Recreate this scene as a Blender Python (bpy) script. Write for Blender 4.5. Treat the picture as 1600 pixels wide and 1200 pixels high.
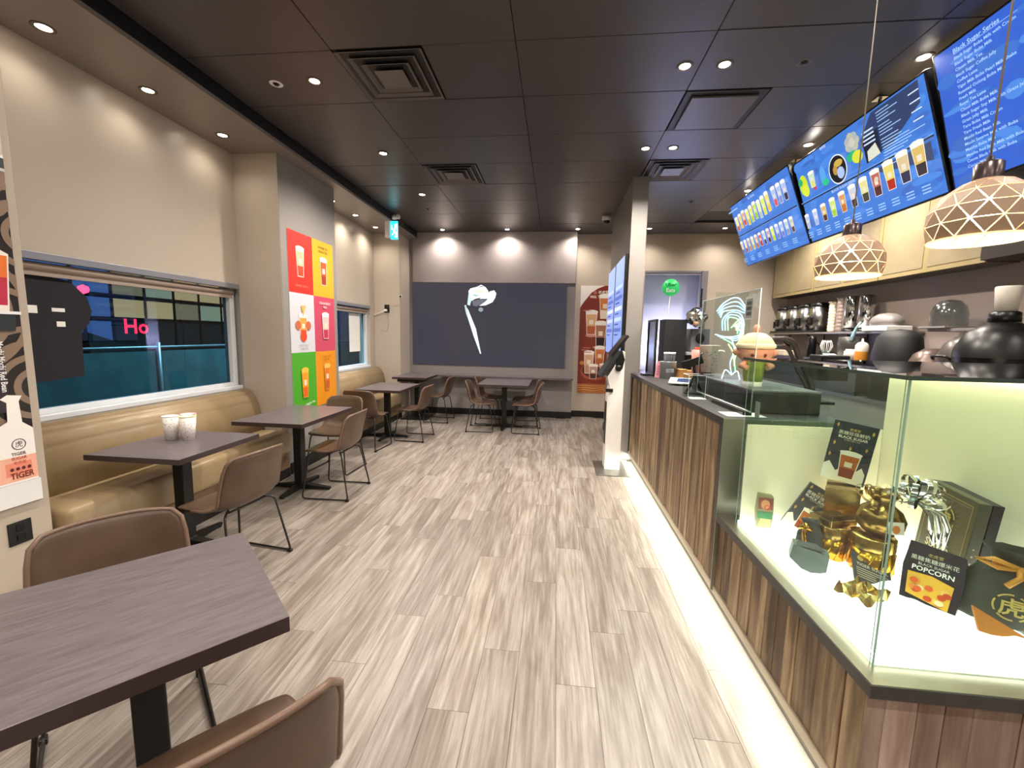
import bpy, bmesh, math, random
from mathutils import Vector, Matrix
random.seed(7)
PI = math.pi
for o in list(bpy.data.objects): bpy.data.objects.remove(o)
S = bpy.context.scene
C = S.collection
# ------------------------------------------------------------ camera, world, exposure
cam = bpy.data.cameras.new('camera'); camo = bpy.data.objects.new('camera', cam); C.objects.link(camo)
F_PX, YAW, PITCH, ROLL = 652.83, -.10208, -.116458, .020244
cam.sensor_fit = 'HORIZONTAL'; cam.sensor_width = 36; cam.lens = 36*F_PX/1600; cam.clip_start = .02; cam.clip_end = 200
fw = Vector((math.sin(YAW)*math.cos(PITCH), math.cos(YAW)*math.cos(PITCH), math.sin(PITCH)))
r0 = Vector((math.cos(YAW), -math.sin(YAW), 0)); u0 = r0.cross(fw)
rr = math.cos(ROLL)*r0 + math.sin(ROLL)*u0; uu = -math.sin(ROLL)*r0 + math.cos(ROLL)*u0
camo.matrix_world = Matrix(((rr.x, uu.x, -fw.x, 0), (rr.y, uu.y, -fw.y, 0), (rr.z, uu.z, -fw.z, 1.55), (0, 0, 0, 1)))
S.camera = camo
W = bpy.data.worlds.new('world'); S.world = W; W.use_nodes = True
W.node_tree.nodes['Background'].inputs[0].default_value = (.10, .22, .42, 1)
W.node_tree.nodes['Background'].inputs[1].default_value = .22
S.view_settings.view_transform = 'Standard'; S.view_settings.look = 'None'
S.view_settings.gamma = 1; S.view_settings.use_curve_mapping = False
S.view_settings.exposure = 1.05
SPOT_W, WASH_W = 88, 30          # ceiling spots, wall washing spots (watts)
WARM = (1, .90, .80)

# ------------------------------------------------------------ materials
def lin(c):
    if isinstance(c, str):
        c = [int(c[i:i+2], 16)/255 for i in (0, 2, 4)]
    return tuple((x/12.92 if x <= .04045 else ((x+.055)/1.055)**2.4) for x in c) + (1,)
_m = {}
def M(name, col=None, rough=.5, metal=0, emit=None, es=0, noise=None, nscale=8, stretch=(1, 1, 1), bump=0, coat=0, rand=None, alpha=None, trans=0, ior=1.45, spec=.5):
    if name in _m: return _m[name]
    if col is None: print('NO COLOUR', name); col = '808080'
    m = bpy.data.materials.new(name); m.use_nodes = True; nt = m.node_tree; N = nt.nodes; L = nt.links
    b = N['Principled BSDF']; b.inputs['Base Color'].default_value = lin(col)
    b.inputs['Roughness'].default_value = rough; b.inputs['Metallic'].default_value = metal
    b.inputs['Coat Weight'].default_value = coat; b.inputs['IOR'].default_value = ior
    b.inputs['Specular IOR Level'].default_value = spec
    b.inputs['Transmission Weight'].default_value = trans
    if alpha is not None: b.inputs['Alpha'].default_value = alpha
    if emit: b.inputs['Emission Color'].default_value = lin(emit); b.inputs['Emission Strength'].default_value = es
    if noise or bump or rand:
        tc = N.new('ShaderNodeTexCoord'); mp = N.new('ShaderNodeMapping'); mp.inputs['Scale'].default_value = stretch
        L.new(tc.outputs['Object'], mp.inputs[0])
        oi = N.new('ShaderNodeObjectInfo')
        if rand:
            ml = N.new('ShaderNodeVectorMath'); ml.operation = 'SCALE'; ml.inputs[0].default_value = (37, 91, 53)
            L.new(oi.outputs['Random'], ml.inputs['Scale']); L.new(ml.outputs[0], mp.inputs['Location'])
        nz = N.new('ShaderNodeTexNoise'); nz.inputs['Scale'].default_value = nscale; nz.inputs['Detail'].default_value = 7; nz.inputs['Roughness'].default_value = .62
        L.new(mp.outputs[0], nz.inputs[0])
        src = None
        if noise:
            cr = N.new('ShaderNodeValToRGB'); cr.color_ramp.elements[0].position = .33; cr.color_ramp.elements[1].position = .68
            cr.color_ramp.elements[0].color = lin(noise); cr.color_ramp.elements[1].color = lin(col)
            L.new(nz.outputs[0], cr.inputs[0]); src = cr.outputs[0]
        if rand:
            c2 = N.new('ShaderNodeValToRGB'); el = c2.color_ramp.elements
            for i, c in enumerate(rand):
                e = el[i] if i < 2 else el.new(1)
                e.position = i/(len(rand)-1); e.color = lin(c)
            for i, e in enumerate(sorted(el, key=lambda q: q.position)): pass
            c2.color_ramp.interpolation = 'LINEAR'
            L.new(oi.outputs['Random'], c2.inputs[0])
            if src:
                mx = N.new('ShaderNodeMix'); mx.data_type = 'RGBA'; mx.blend_type = 'MULTIPLY'; mx.inputs[0].default_value = 1
                L.new(src, mx.inputs[6]); L.new(c2.outputs[0], mx.inputs[7]); src = mx.outputs[2]
            else: src = c2.outputs[0]
        if src: L.new(src, b.inputs['Base Color'])
        if bump:
            bp = N.new('ShaderNodeBump'); bp.inputs['Strength'].default_value = bump; bp.inputs['Distance'].default_value = .004
            L.new(nz.outputs[0], bp.inputs['Height']); L.new(bp.outputs[0], b.inputs['Normal'])
    _m[name] = m; return m
def glass(name, tint='e6f2ee', rough=0.0, k=1.0):
    if name in _m: return _m[name]
    m = bpy.data.materials.new(name); m.use_nodes = True; nt = m.node_tree; N = nt.nodes; L = nt.links; N.clear()
    o = N.new('ShaderNodeOutputMaterial'); mx = N.new('ShaderNodeMixShader'); t = N.new('ShaderNodeBsdfTransparent'); g = N.new('ShaderNodeBsdfGlossy')
    t.inputs[0].default_value = lin(tint); g.inputs['Roughness'].default_value = rough
    fr = N.new('ShaderNodeFresnel'); fr.inputs[0].default_value = 1.45
    ml = N.new('ShaderNodeMath'); ml.operation = 'MULTIPLY'; ml.inputs[1].default_value = k
    gm = N.new('ShaderNodeNewGeometry'); sb = N.new('ShaderNodeMath'); sb.operation = 'SUBTRACT'; sb.inputs[0].default_value = 1; L.new(gm.outputs['Backfacing'], sb.inputs[1])
    m2_ = N.new('ShaderNodeMath'); m2_.operation = 'MULTIPLY'; L.new(fr.outputs[0], m2_.inputs[0]); L.new(sb.outputs[0], m2_.inputs[1])
    L.new(m2_.outputs[0], ml.inputs[0]); L.new(ml.outputs[0], mx.inputs[0]); L.new(t.outputs[0], mx.inputs[1]); L.new(g.outputs[0], mx.inputs[2]); L.new(mx.outputs[0], o.inputs[0])
    _m[name] = m; return m
def attr_mat(name, emit=0, rough=.4, base=1, coat=0):
    if name in _m: return _m[name]
    m = bpy.data.materials.new(name); m.use_nodes = True; nt = m.node_tree; b = nt.nodes['Principled BSDF']
    a = nt.nodes.new('ShaderNodeAttribute'); a.attribute_name = 'Col'
    if base: nt.links.new(a.outputs[0], b.inputs['Base Color'])
    else: b.inputs['Base Color'].default_value = (.01, .01, .012, 1)
    b.inputs['Roughness'].default_value = rough; b.inputs['Coat Weight'].default_value = coat
    if emit: nt.links.new(a.outputs[0], b.inputs['Emission Color']); b.inputs['Emission Strength'].default_value = emit
    _m[name] = m; return m

# ------------------------------------------------------------ mesh helpers
def nb(): return bmesh.new()
def box(bm, x0, x1, y0, y1, z0, z1, bev=0, mi=0, mat=None, seg=2):
    vs = [bm.verts.new(p) for p in ((x0,y0,z0),(x1,y0,z0),(x1,y1,z0),(x0,y1,z0),(x0,y0,z1),(x1,y0,z1),(x1,y1,z1),(x0,y1,z1))]
    fs = [bm.faces.new([vs[i] for i in f]) for f in ((3,2,1,0),(4,5,6,7),(0,1,5,4),(1,2,6,5),(2,3,7,6),(3,0,4,7))]
    for f in fs: f.material_index = mi
    if bev:
        es = {e for f in fs for e in f.edges}
        r = bmesh.ops.bevel(bm, geom=list(es), offset=bev, segments=seg, affect='EDGES', profile=.5)
        vs = list({v for f in r['faces'] for v in f.verts} | {v for v in vs if v.is_valid})
        for f in {f for v in vs for f in v.link_faces}: f.material_index = mi
    if mat is not None: bmesh.ops.transform(bm, matrix=mat, verts=vs)
    return vs
def frame_at(p, d):
    d = Vector(d).normalized(); a = Vector((0,0,1)) if abs(d.z) < .9 else Vector((1,0,0))
    s = d.cross(a).normalized(); return s, s.cross(d)
def tube(bm, pts, r, n=8, mi=0, cap=True, closed=False, rs=None):
    pts = [Vector(p) for p in pts]; rings = []
    s = None
    for i, p in enumerate(pts):
        a = pts[(i-1) % len(pts)] if (i or closed) else p; b = pts[(i+1) % len(pts)] if (i < len(pts)-1 or closed) else p
        d = (b-a).normalized()
        if s is None: s, t = frame_at(p, d)
        else:
            s = (s - d*s.dot(d)).normalized(); t = s.cross(d)
        q = rs[i] if rs else r
        rings.append([bm.verts.new(p + q*(math.cos(2*PI*k/n)*s + math.sin(2*PI*k/n)*t)) for k in range(n)])
    m = len(rings)
    for i in range(m if closed else m-1):
        A, B_ = rings[i], rings[(i+1) % m]
        for k in range(n):
            f = bm.faces.new((A[k], A[(k+1)%n], B_[(k+1)%n], B_[k])); f.material_index = mi; f.smooth = True
    if cap and not closed:
        f = bm.faces.new(rings[0][::-1]); f.material_index = mi; f = bm.faces.new(rings[-1]); f.material_index = mi
def round_path(pts, r=.03, n=4):
    out = [Vector(pts[0])]
    for i in range(1, len(pts)-1):
        a, p, b = Vector(pts[i-1]), Vector(pts[i]), Vector(pts[i+1])
        u = (a-p).normalized(); v = (b-p).normalized(); q = min(r, (a-p).length*.45, (b-p).length*.45)
        for k in range(n+1):
            t = k/n; out.append((1-t)**2*(p+u*q) + 2*t*(1-t)*p + t*t*(p+v*q))
    out.append(Vector(pts[-1])); return out
def lathe(bm, prof, n=24, c=(0,0,0), mi=0, smooth=True, sx=1, sy=1):
    c = Vector(c); rings = []
    for r, z in prof:
        if r < 1e-5: rings.append([bm.verts.new(c+Vector((0,0,z)))])
        else: rings.append([bm.verts.new(c+Vector((sx*r*math.cos(2*PI*k/n), sy*r*math.sin(2*PI*k/n), z))) for k in range(n)])
    for A, B_ in zip(rings, rings[1:]):
        for k in range(n):
            if len(A) == 1 and len(B_) == 1: continue
            if len(A) == 1: q = (A[0], B_[(k+1)%n], B_[k])
            elif len(B_) == 1: q = (A[k], A[(k+1)%n], B_[0])
            else: q = (A[k], A[(k+1)%n], B_[(k+1)%n], B_[k])
            f = bm.faces.new(q); f.material_index = mi; f.smooth = smooth
    return rings
def prism(bm, pts, lo, hi, axis=1, mi=0):
    """polygon pts in the two other axes, extruded along axis from lo to hi"""
    def P(a, b, h): return ((h,a,b), (a,h,b), (a,b,h))[axis]
    A = [bm.verts.new(P(a,b,lo)) for a,b in pts]; B_ = [bm.verts.new(P(a,b,hi)) for a,b in pts]
    n = len(pts); fs = [bm.faces.new(A), bm.faces.new(B_[::-1])]
    for k in range(n): fs.append(bm.faces.new((A[k], B_[k], B_[(k+1)%n], A[(k+1)%n])))
    for f in fs: f.material_index = mi
    return A+B_
def mesh_of(name, bm, mats):
    bmesh.ops.recalc_face_normals(bm, faces=bm.faces)
    me = bpy.data.meshes.new(name); bm.to_mesh(me); bm.free()
    for m in (mats if isinstance(mats, (list, tuple)) else [mats]): me.materials.append(m)
    return me
def obj(name, bm, mats, parent=None, loc=(0,0,0), rot=(0,0,0)):
    me = mesh_of(name, bm, mats) if isinstance(bm, bmesh.types.BMesh) else bm
    o = bpy.data.objects.new(name, me); C.objects.link(o); o.location = loc; o.rotation_euler = rot
    if parent: o.parent = parent
    return o
def tag(o, label=None, cat=None, group=None, kind=None):
    if label: o['label'] = label
    if cat: o['category'] = cat
    if group: o['group'] = group
    if kind: o['kind'] = kind
    return o
def thing(name, label, cat, loc=(0,0,0), rz=0, group=None, rot=None):
    o = bpy.data.objects.new(name, None); C.objects.link(o); o.empty_display_size = .1
    o.location = loc; o.rotation_euler = rot or (0,0,rz)
    return tag(o, label, cat, group)
def struct(name, bm, mats, parent=None, **k):
    o = obj(name, bm, mats, parent, **k)
    if not parent: o['kind'] = 'structure'
    return o
def dup(root, loc=None, rz=None, label=None, group=None):
    r = root.copy(); C.objects.link(r)
    if loc is not None: r.location = loc
    if rz is not None: r.rotation_euler = (0,0,rz)
    if label: r['label'] = label
    if group: r['group'] = group
    for ch in list(root.children):
        c = ch.copy(); C.objects.link(c); c.parent = r
        for g in list(ch.children):
            d = g.copy(); C.objects.link(d); d.parent = c
    return r
def boxobj(name, x0,x1,y0,y1,z0,z1, m, parent=None, bev=0, **k):
    bm = nb(); box(bm, x0,x1,y0,y1,z0,z1, bev); return obj(name, bm, m, parent, **k)
def sbox(name, x0,x1,y0,y1,z0,z1, m, parent=None, bev=0):
    bm = nb(); box(bm, x0,x1,y0,y1,z0,z1, bev); return struct(name, bm, m, parent)

# ------------------------------------------------------------ flat print (lettering, posters, screens)
_t = {}
def text_geo(s, bold=False):
    k = (s, bold)
    if k in _t: return _t[k]
    cu = bpy.data.curves.new('t', 'FONT'); cu.body = s; cu.resolution_u = 2; cu.fill_mode = 'FRONT'
    if bold: cu.offset = .018
    o = bpy.data.objects.new('t', cu); C.objects.link(o)
    dg = bpy.context.evaluated_depsgraph_get(); me = o.evaluated_get(dg).to_mesh()
    vs = [(v.co.x, v.co.y) for v in me.vertices]; fs = [tuple(p.vertices) for p in me.polygons]
    bpy.data.objects.remove(o); bpy.data.curves.remove(cu)
    if not vs: vs = [(0,0)]
    w = max(v[0] for v in vs); w0 = min(v[0] for v in vs)
    _t[k] = (vs, fs, w0, w); return _t[k]
class Print:
    def __init__(s): s.v = []; s.f = []; s.c = []; s.L = 0
    def poly(s, pts, col, layer=None):
        i = len(s.v); s.L = (s.L + 1) if layer is None else layer
        s.v += [(a, b, s.L*.00025) for a, b in pts]; s.f.append(tuple(range(i, i+len(pts)))); s.c.append(lin(col))
    def rect(s, x0, y0, x1, y1, col): s.poly([(x0,y0),(x1,y0),(x1,y1),(x0,y1)], col)
    def ell(s, cx, cy, rx, ry, col, n=20, a0=0, a1=2*PI): s.poly([(cx+rx*math.cos(a0+(a1-a0)*k/n), cy+ry*math.sin(a0+(a1-a0)*k/n)) for k in range(n)], col)
    def ring(s, cx, cy, r, w, col, n=28, a0=0, a1=2*PI):
        s.L += 1
        for k in range(n):
            a = a0+(a1-a0)*k/n; b = a0+(a1-a0)*(k+1)/n
            s.poly([(cx+q*math.cos(t), cy+q*math.sin(t)) for q, t in ((r,a),(r+w,a),(r+w,b),(r,b))], col, s.L)
    def stroke(s, pts, w, col):
        s.L += 1
        for (a, b), (c, d) in zip(pts, pts[1:]):
            l = math.hypot(c-a, d-b) or 1; nx, ny = -(d-b)/l*w/2, (c-a)/l*w/2
            s.poly([(a-nx,b-ny),(c-nx,d-ny),(c+nx,d+ny),(a+nx,b+ny)], col, s.L)
    def text(s, t, x, y, h, col, align='l', rot=0, sx=1, bold=False):
        vs, fs, w0, w = text_geo(t, bold); s.L += 1; i = len(s.v); k = h/.7
        off = {'l': -w0, 'c': -(w0+w)/2, 'r': -w}[align]
        for a, b in vs:
            a = (a+off)*k*sx; b = b*k
            s.v.append((x+a*math.cos(rot)-b*math.sin(rot), y+a*math.sin(rot)+b*math.cos(rot), s.L*.00025))
        for f in fs: s.f.append(tuple(i+q for q in f)); s.c.append(lin(col))
    def lines(s, x, y, w, n, dy, h, col, seed=0):
        r = random.Random(seed)
        for i in range(n): s.rect(x, y-i*dy-h, x+w*r.uniform(.55, 1), y-i*dy, col)
    def cup(s, x, y, w, h, body, drink, top='f4efe6', rot=0):
        """a drink in a clear plastic cup standing at x, y"""
        c, d = math.cos(rot), math.sin(rot)
        T = lambda a, b: (x+(a*c-b*d), y+(a*d+b*c))
        def q(b0, b1, k, col):
            w0 = w*(.36+.14*b0/h)*k; w1 = w*(.36+.14*b1/h)*k; s.poly([T(-w0,b0),T(w0,b0),T(w1,b1),T(-w1,b1)], col)
        q(0, h, 1, top); q(.02*h, .9*h, .9, body); q(.02*h, .38*h, .88, drink)
        s.poly([T(-w*.54,h),T(w*.54,h),T(w*.5,h*1.05),T(w*.2,h*1.1),T(-w*.2,h*1.1),T(-w*.5,h*1.05)], top)
        s.poly([T(-w*.18,h*.45),T(w*.18,h*.45),T(w*.18,h*.65),T(-w*.18,h*.65)], 'e8dcc4')
    def obj(s, name, mat, parent, loc, u, v, flip=False):
        u = Vector(u).normalized(); v = Vector(v).normalized(); n = u.cross(v)
        me = bpy.data.meshes.new(name); me.from_pydata([tuple(u*a+v*b+n*(c+.0006)) for a,b,c in s.v], [], s.f)
        at = me.color_attributes.new('Col', 'FLOAT_COLOR', 'CORNER'); k = 0
        for f, c in zip(me.polygons, s.c):
            for li in f.loop_indices: at.data[li].color = c
        me.materials.append(mat); o = bpy.data.objects.new(name, me); C.objects.link(o); o.location = loc
        if parent: o.parent = parent
        return o
PRINT = attr_mat('printed_ink', rough=.42)
GOLDINK = attr_mat('gold_ink', rough=.3)
SCREEN = attr_mat('lit_screen', emit=.56, rough=.35, base=0)
SCREEN_DIM = attr_mat('dim_screen', emit=.55, rough=.25, base=0)
SIGN = attr_mat('backlit_sign', emit=1.6, rough=.4)

# ------------------------------------------------------------ palette
M('vent_black', '1d1b1a', .5)
wallm = M('taupe_wall_paint', 'b7ab9c', .33, bump=.03, nscale=60)
columnm = M('grey_wall_paint', '8d8883', .38, bump=.03, nscale=60)
tvwallm = M('grey_feature_wall', '8b8583', .42, bump=.03, nscale=60)
ceilm = M('black_ceiling_tile', '454040', .34, bump=.25, nscale=160)
soffitm = M('taupe_soffit_paint', '857b72', .36, bump=.03, nscale=60)
blackm = M('matt_black', '141312', .5)
basem = M('black_baseboard', '181413', .4)
steel = M('brushed_steel', 'b9b9b8', .28, 1, noise='8c8c8c', nscale=20, stretch=(1,1,12))
chrome = M('chrome', 'd8d8d8', .08, 1)
blackmetal = M('black_powder_coat', '1b1a1a', .38, .3)
legmetal = M('dark_grey_steel', '3a3735', .35, .7)
whitepl = M('white_plastic', 'e9e8e4', .35)
blackpl = M('black_plastic', '101011', .3)
greypl = M('grey_plastic', '8f9091', .4)
leather = M('brown_leather', '594638', .32, noise='4c3a2f', nscale=6, bump=.35)
tan = M('tan_vinyl', 'a08b6c', .33, noise='948060', nscale=3, bump=.2)
tabletop_m = M('dark_wood_laminate', '6a6267', .3, noise='544d50', nscale=9, stretch=(1,9,1), bump=.15)
tableedge_m = M('dark_table_edge', '3a2c2c', .42)
floor_m = M('greige_plank', 'ffffff', .40, noise='c6bcb4', nscale=7, stretch=(9,.5,1), bump=.18, rand=['95908a', 'a19b94', '99948d', 'a59f97', '928d86'])
def coarse(m, a, b_, scale, stretch, dist):
    # a second, broader figure multiplied over the fine grain
    nt = m.node_tree; N = nt.nodes; L = nt.links; bs = N['Principled BSDF']; src = bs.inputs['Base Color'].links[0].from_socket
    mp0 = [n for n in N if n.type == 'MAPPING'][0]; tc = [n for n in N if n.type == 'TEX_COORD'][0]
    mp = N.new('ShaderNodeMapping'); mp.inputs['Scale'].default_value = stretch; L.new(tc.outputs['Object'], mp.inputs[0]); L.new(mp0.inputs['Location'].links[0].from_socket, mp.inputs['Location'])
    nz = N.new('ShaderNodeTexNoise'); nz.inputs['Scale'].default_value = scale; nz.inputs['Detail'].default_value = 3; nz.inputs['Distortion'].default_value = dist; L.new(mp.outputs[0], nz.inputs[0])
    cr = N.new('ShaderNodeValToRGB'); cr.color_ramp.elements[0].position = .35; cr.color_ramp.elements[1].position = .6; cr.color_ramp.elements[0].color = lin(a); cr.color_ramp.elements[1].color = lin(b_)
    mx = N.new('ShaderNodeMix'); mx.data_type = 'RGBA'; mx.blend_type = 'MULTIPLY'; mx.inputs[0].default_value = 1
    L.new(nz.outputs[0], cr.inputs[0]); L.new(src, mx.inputs[6]); L.new(cr.outputs[0], mx.inputs[7]); L.new(mx.outputs[2], bs.inputs['Base Color'])
coarse(floor_m, 'cdc6c1', 'ffffff', 1.3, (7, .7, 1), 1.6)
wood_m = M('barn_board', 'ffffff', .62, noise='c4b8ac', nscale=6, stretch=(7,7,.8), bump=.8, rand=['b09a7a', '6b5642', 'bda785', '8c765e', 'c4ae8c', '786450', 'b29c7c', '9a8468'])
coarse(wood_m, '97897a', 'ffffff', 1.5, (5,5,.6), 1.5)
woodp_m = M('brightened_grey_board', 'ffffff', .62, noise='e2d8d2', nscale=6, stretch=(7,7,.8), bump=.8, rand=['c4b2a8', '98847a', 'd2c0b6', 'a8948a', 'c6b4aa', 'cab0a4'])  # greyer front boards, coloured lighter to make up for weak light
coarse(woodp_m, 'bfb1aa', 'ffffff', 1.5, (5,5,.6), 1.5)
slab_m = M('dark_stone_slab', '3b3a39', .4, noise='333231', nscale=14)
frame_m = M('olive_metal', '7b7a6e', .32, .4)
gold = M('gold_foil', 'd8a437', .16, 1)
goldpale = M('pale_gold_foil', 'cfae6a', .2, 1)
silverf = M('silver_foil', 'd9d9d6', .14, 1)
clear = glass('clear_glass'); clearg = glass('showcase_glass', 'eef6f2', 0, 1.1); acr = glass('acrylic', 'f2f6f6', .02)
winglass = glass('window_glass', 'a9c2cc', 0, 1.0)
def lamp_e(name, s, col='fff0d8'): return M(name, 'ffffff', .5, emit=col, es=s)
led = lamp_e('lamp_lens', 26)

# ============================================================ STRUCTURE
CZ, SZ = 3.43, 3.30
YB, YN = -2.6, 8.1
# floor
fl = nb(); box(fl, -3.5, 4.3, YB, YN+.1, -.06, -.006); floor = struct('floor', fl, M('floor_underlay', '4a4540', .8))
PW, PL = .178, 1.22
bm = nb(); box(bm, -PW/2+.0008, PW/2-.0008, -PL/2+.0008, PL/2-.0008, -.005, 0, 0); plank_me = mesh_of('floor_plank', bm, floor_m)
n = 0; x = -2.80 + PW/2; k = 0
while x < 1.02:
    y = YB + PL/2 + [(0), .47, .83, .21, .66, 1.02][k % 6] - PL; k += 1
    while y < YN + .3:
        y0, y1 = max(y-PL/2, YB), min(y+PL/2, 8.09)
        if y1-y0 > .05:
            if y1-y0 > PL-.01 : o = obj('floor_plank', plank_me, None, floor, (x, y, 0))
            else:
                b2 = nb(); box(b2, -PW/2+.0008, PW/2-.0008, -(y1-y0)/2+.0008, (y1-y0)/2-.0008, -.005, 0); o = obj('floor_plank', b2, floor_m, floor, (x, (y0+y1)/2, 0))
            n += 1
        y += PL
    x += PW
boxobj('floor_remainder', 1.05, 4.1, YB, 8.1, -.005, 0, M('kitchen_floor', '8b8178', .5), floor)
# ceiling
ce = nb(); box(ce, -2.66, 4.2, YB, YN+.1, CZ+.03, CZ+.1); ceiling = struct('ceiling', ce, blackm)
TX, TY = 1.25, .635
vents_cell = []
def tile(x0, x1, y0, y1):
    w, d = x1-x0, y1-y0; key = (round(w,3), round(d,3))
    if key not in tile.c:
        b = nb(); box(b, -w/2+.0025, w/2-.0025, -d/2+.0025, d/2-.0025, 0, .028, .002, seg=1); tile.c[key] = mesh_of('ceiling_tile', b, ceilm)
    return obj('ceiling_tile', tile.c[key], None, ceiling, ((x0+x1)/2, (y0+y1)/2, CZ + random.choice((0, 0, .0015, .003))))
tile.c = {}
VENTS = [(-1.57, 2.91), (-1.57, 4.815), (.93, 3.545), (.93, 4.815)]
ys = [2.91 + TY*i for i in range(-9, 9)]
for i in range(-1, 5):
    x0 = -2.82 + TX*i; x0c = max(x0, -2.655); x1c = min(x0+TX, 4.1)
    if x1c - x0c < .05: continue
    for y in ys:
        y0, y1 = max(y, YB), min(y+TY, YN)
        if y1-y0 < .03: continue
        if abs(x0-2.18) < .02 and 6.6 < y < 6.8:        # missing tile: dark opening
            continue
        v = [a for a in VENTS if abs(a[0]-x0) < .02 and abs(a[1]-y) < .05]
        if v: tile(x0+.625, x1c, y0, y1); continue
        if x0 < -2.6: tile(x0c, x1c, y0, y1) if x1c-x0c > .1 else None
        else: tile(x0c, x1c, y0, y1)
# walls ----------------------------------------------------
XL, XC, XS, XR = -3.30, -2.82, -2.66, 4.10
WY0, WY1 = 2.05, 4.12
w = nb()
box(w, XL-.2, XL, 1.99, 4.12, 2.0, SZ); box(w, XL-.2, XL, 1.99, 4.12, 0, .93)
box(w, XL-.2, XL, 5.2, 7.4, 2.0, SZ); box(w, XL-.2, XL, 5.2, 7.4, 0, .93); box(w, XL-.2, XL, 7.2, 7.4, .93, 2.0)
wl = struct('wall_left', w, wallm)
sbox('trim_1', XL-.2, XC, .2, 1.99, 0, SZ, wallm, bev=.004)             # near pillar
sbox('trim_2', XL-.2, XC, 4.12, 5.2, 0, SZ, columnm, bev=.004)          # column with the drinks poster
boxobj('side_face', XL+.001, XC-.004, 4.116, 4.1205, 0, SZ, wallm, bpy.data.objects['trim_2'])
sbox('trim_3', XL-.2, XC, 7.4, 8.15, 0, SZ, wallm, bev=.004)            # far column
b = nb(); box(b, XL-.2, XC, YB, .2, 0, SZ); struct('wall_left', b, wallm)
# soffit
b = nb(); box(b, XL-.2, XS, YB, YN+.05, SZ, SZ+.03); box(b, XS-.02, XS, YB, YN+.05, SZ+.03, CZ+.05, mi=1); struct('trim_4', b, [soffitm, blackm])
# back wall
b = nb(); box(b, XL-.2, .9, YN, YN+.12, 0, CZ+.05)
box(b, .9, 1.60, YN, YN+.12, 0, CZ+.05); box(b, 1.60, 2.60, YN, YN+.12, 2.72, CZ+.05); box(b, 2.60, XR+.1, YN, YN+.12, 0, CZ+.05)
struct('wall_back', b, wallm)
b = nb(); box(b, XC-.02, .33, 7.9, YN-.002, 0, CZ+.02, .003); struct('wall_back', b, tvwallm)
b = nb(); box(b, -2.755, .33, 7.885, 7.899, 2.50, CZ, .003); boxobj('upper_panel', -2.745, .32, 7.886, 7.8985, 2.515, CZ, M('upper_panel_paint', 'a09896', .4), bpy.data.objects['wall_back.001']); b.free()
b = nb(); box(b, XR, XR+.12, YB, YN+.1, 0, CZ+.05); struct('wall_right', b, M('dark_taupe_wall', '8a7d74', .45))
b = nb(); box(b, XL-.2, XR+.1, YB-.12, YB, 0, CZ+.05); struct('wall_front', b, wallm)
# baseboards
sbox('baseboard_back', XC+.01, .335, 7.88, 7.899, 0, .12, basem, bev=.003)
sbox('baseboard_back', .335, 1.6, 8.08, 8.099, 0, .12, basem, bev=.003)
sbox('baseboard_left', XC, XC+.015, 4.13, 5.19, 0, .12, basem, bev=.003)
# doorway to the lit back room, behind the counter
b = nb(); box(b, 1.56, 2.72, 8.35, 8.4, 0, 2.9); backroom = struct('wall_backroom', b, M('lavender_white_wall', 'c9cbe0', .5))
d = sbox('door_1', 2.585, 2.69, 8.02, 8.099, 0, 2.77, M('grey_door_frame', '77767c', .4), bev=.004)
boxobj('door_edge', 2.575, 2.60, 7.98, 8.01, 0, 2.45, blackpl, d)
boxobj('lintel', 1.6, 2.585, 8.05, 8.098, 2.74, 2.77, M('grey_door_frame'), d)
L = bpy.data.lights.new('backroom_light', 'AREA'); L.energy = 17; L.color = (.62, .66, 1); L.shape = 'RECTANGLE'; L.size = .9; L.size_y = .1
lo = bpy.data.objects.new('backroom_light', L); C.objects.link(lo); lo.location = (2.1, 8.16, 1.3); lo.rotation_euler = (math.radians(115), 0, 0); lo['kind'] = 'structure'
# partition pillar
b = nb(); box(b, .85, 1.035, 5.3, 7.12, 0, CZ+.02, .004); struct('trim_5', b, M('pillar_grey_paint', '7b7772', .4))
sbox('baseboard_pillar', .835, .849, 5.32, 7.1, 0, .12, basem, bev=.003)

# ------------------------------------------------------------ windows
wf = M('white_window_frame', 'd6dade', .4); rail = M('grey_header_rail', '8d8e96', .4, .3)
def window(name, y0, y1):
    w = nb(); box(w, XL-.16, XL+.004, y0, y1, .93, .965, .003); w = struct(name, w, wf)             # sill
    boxobj('window_frame', XL-.13, XL-.05, y1-.06, y1, .965, 1.99, wf, w, .004)
    boxobj('window_frame', XL-.13, XL-.05, y0, y0+.05, .965, 1.99, wf, w, .004)
    boxobj('window_frame', XL-.13, XL-.05, y0+.05, y1-.06, .965, 1.0, wf, w, .004)
    boxobj('window_glass', XL-.10, XL-.094, y0+.05, y1-.06, 1.0, 1.97, winglass, w)
    boxobj('header_rail', XL-.05, XL+.012, y0, y1, 1.965, 2.015, rail, w, .004)
    bb = nb(); tube(bb, [(XL-.045, y0, 1.93), (XL-.045, y1-.03, 1.93)], .028, 14); obj('roller_blind', bb, M('beige_blind', 'a39286', .6), w)
    boxobj('blind_hem', XL-.052, XL-.04, y0, y1-.03, 1.87, 1.905, M('beige_blind'), w, .003)
    return w
win1 = window('window_1', 1.992, 4.10)
win2 = window('window_2', 5.2, 7.2)
boxobj('paper_notice', XL-.093, XL-.091, 6.62, 7.0, 1.22, 1.86, M('white_paper', 'eceae6', .7), win2)
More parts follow.
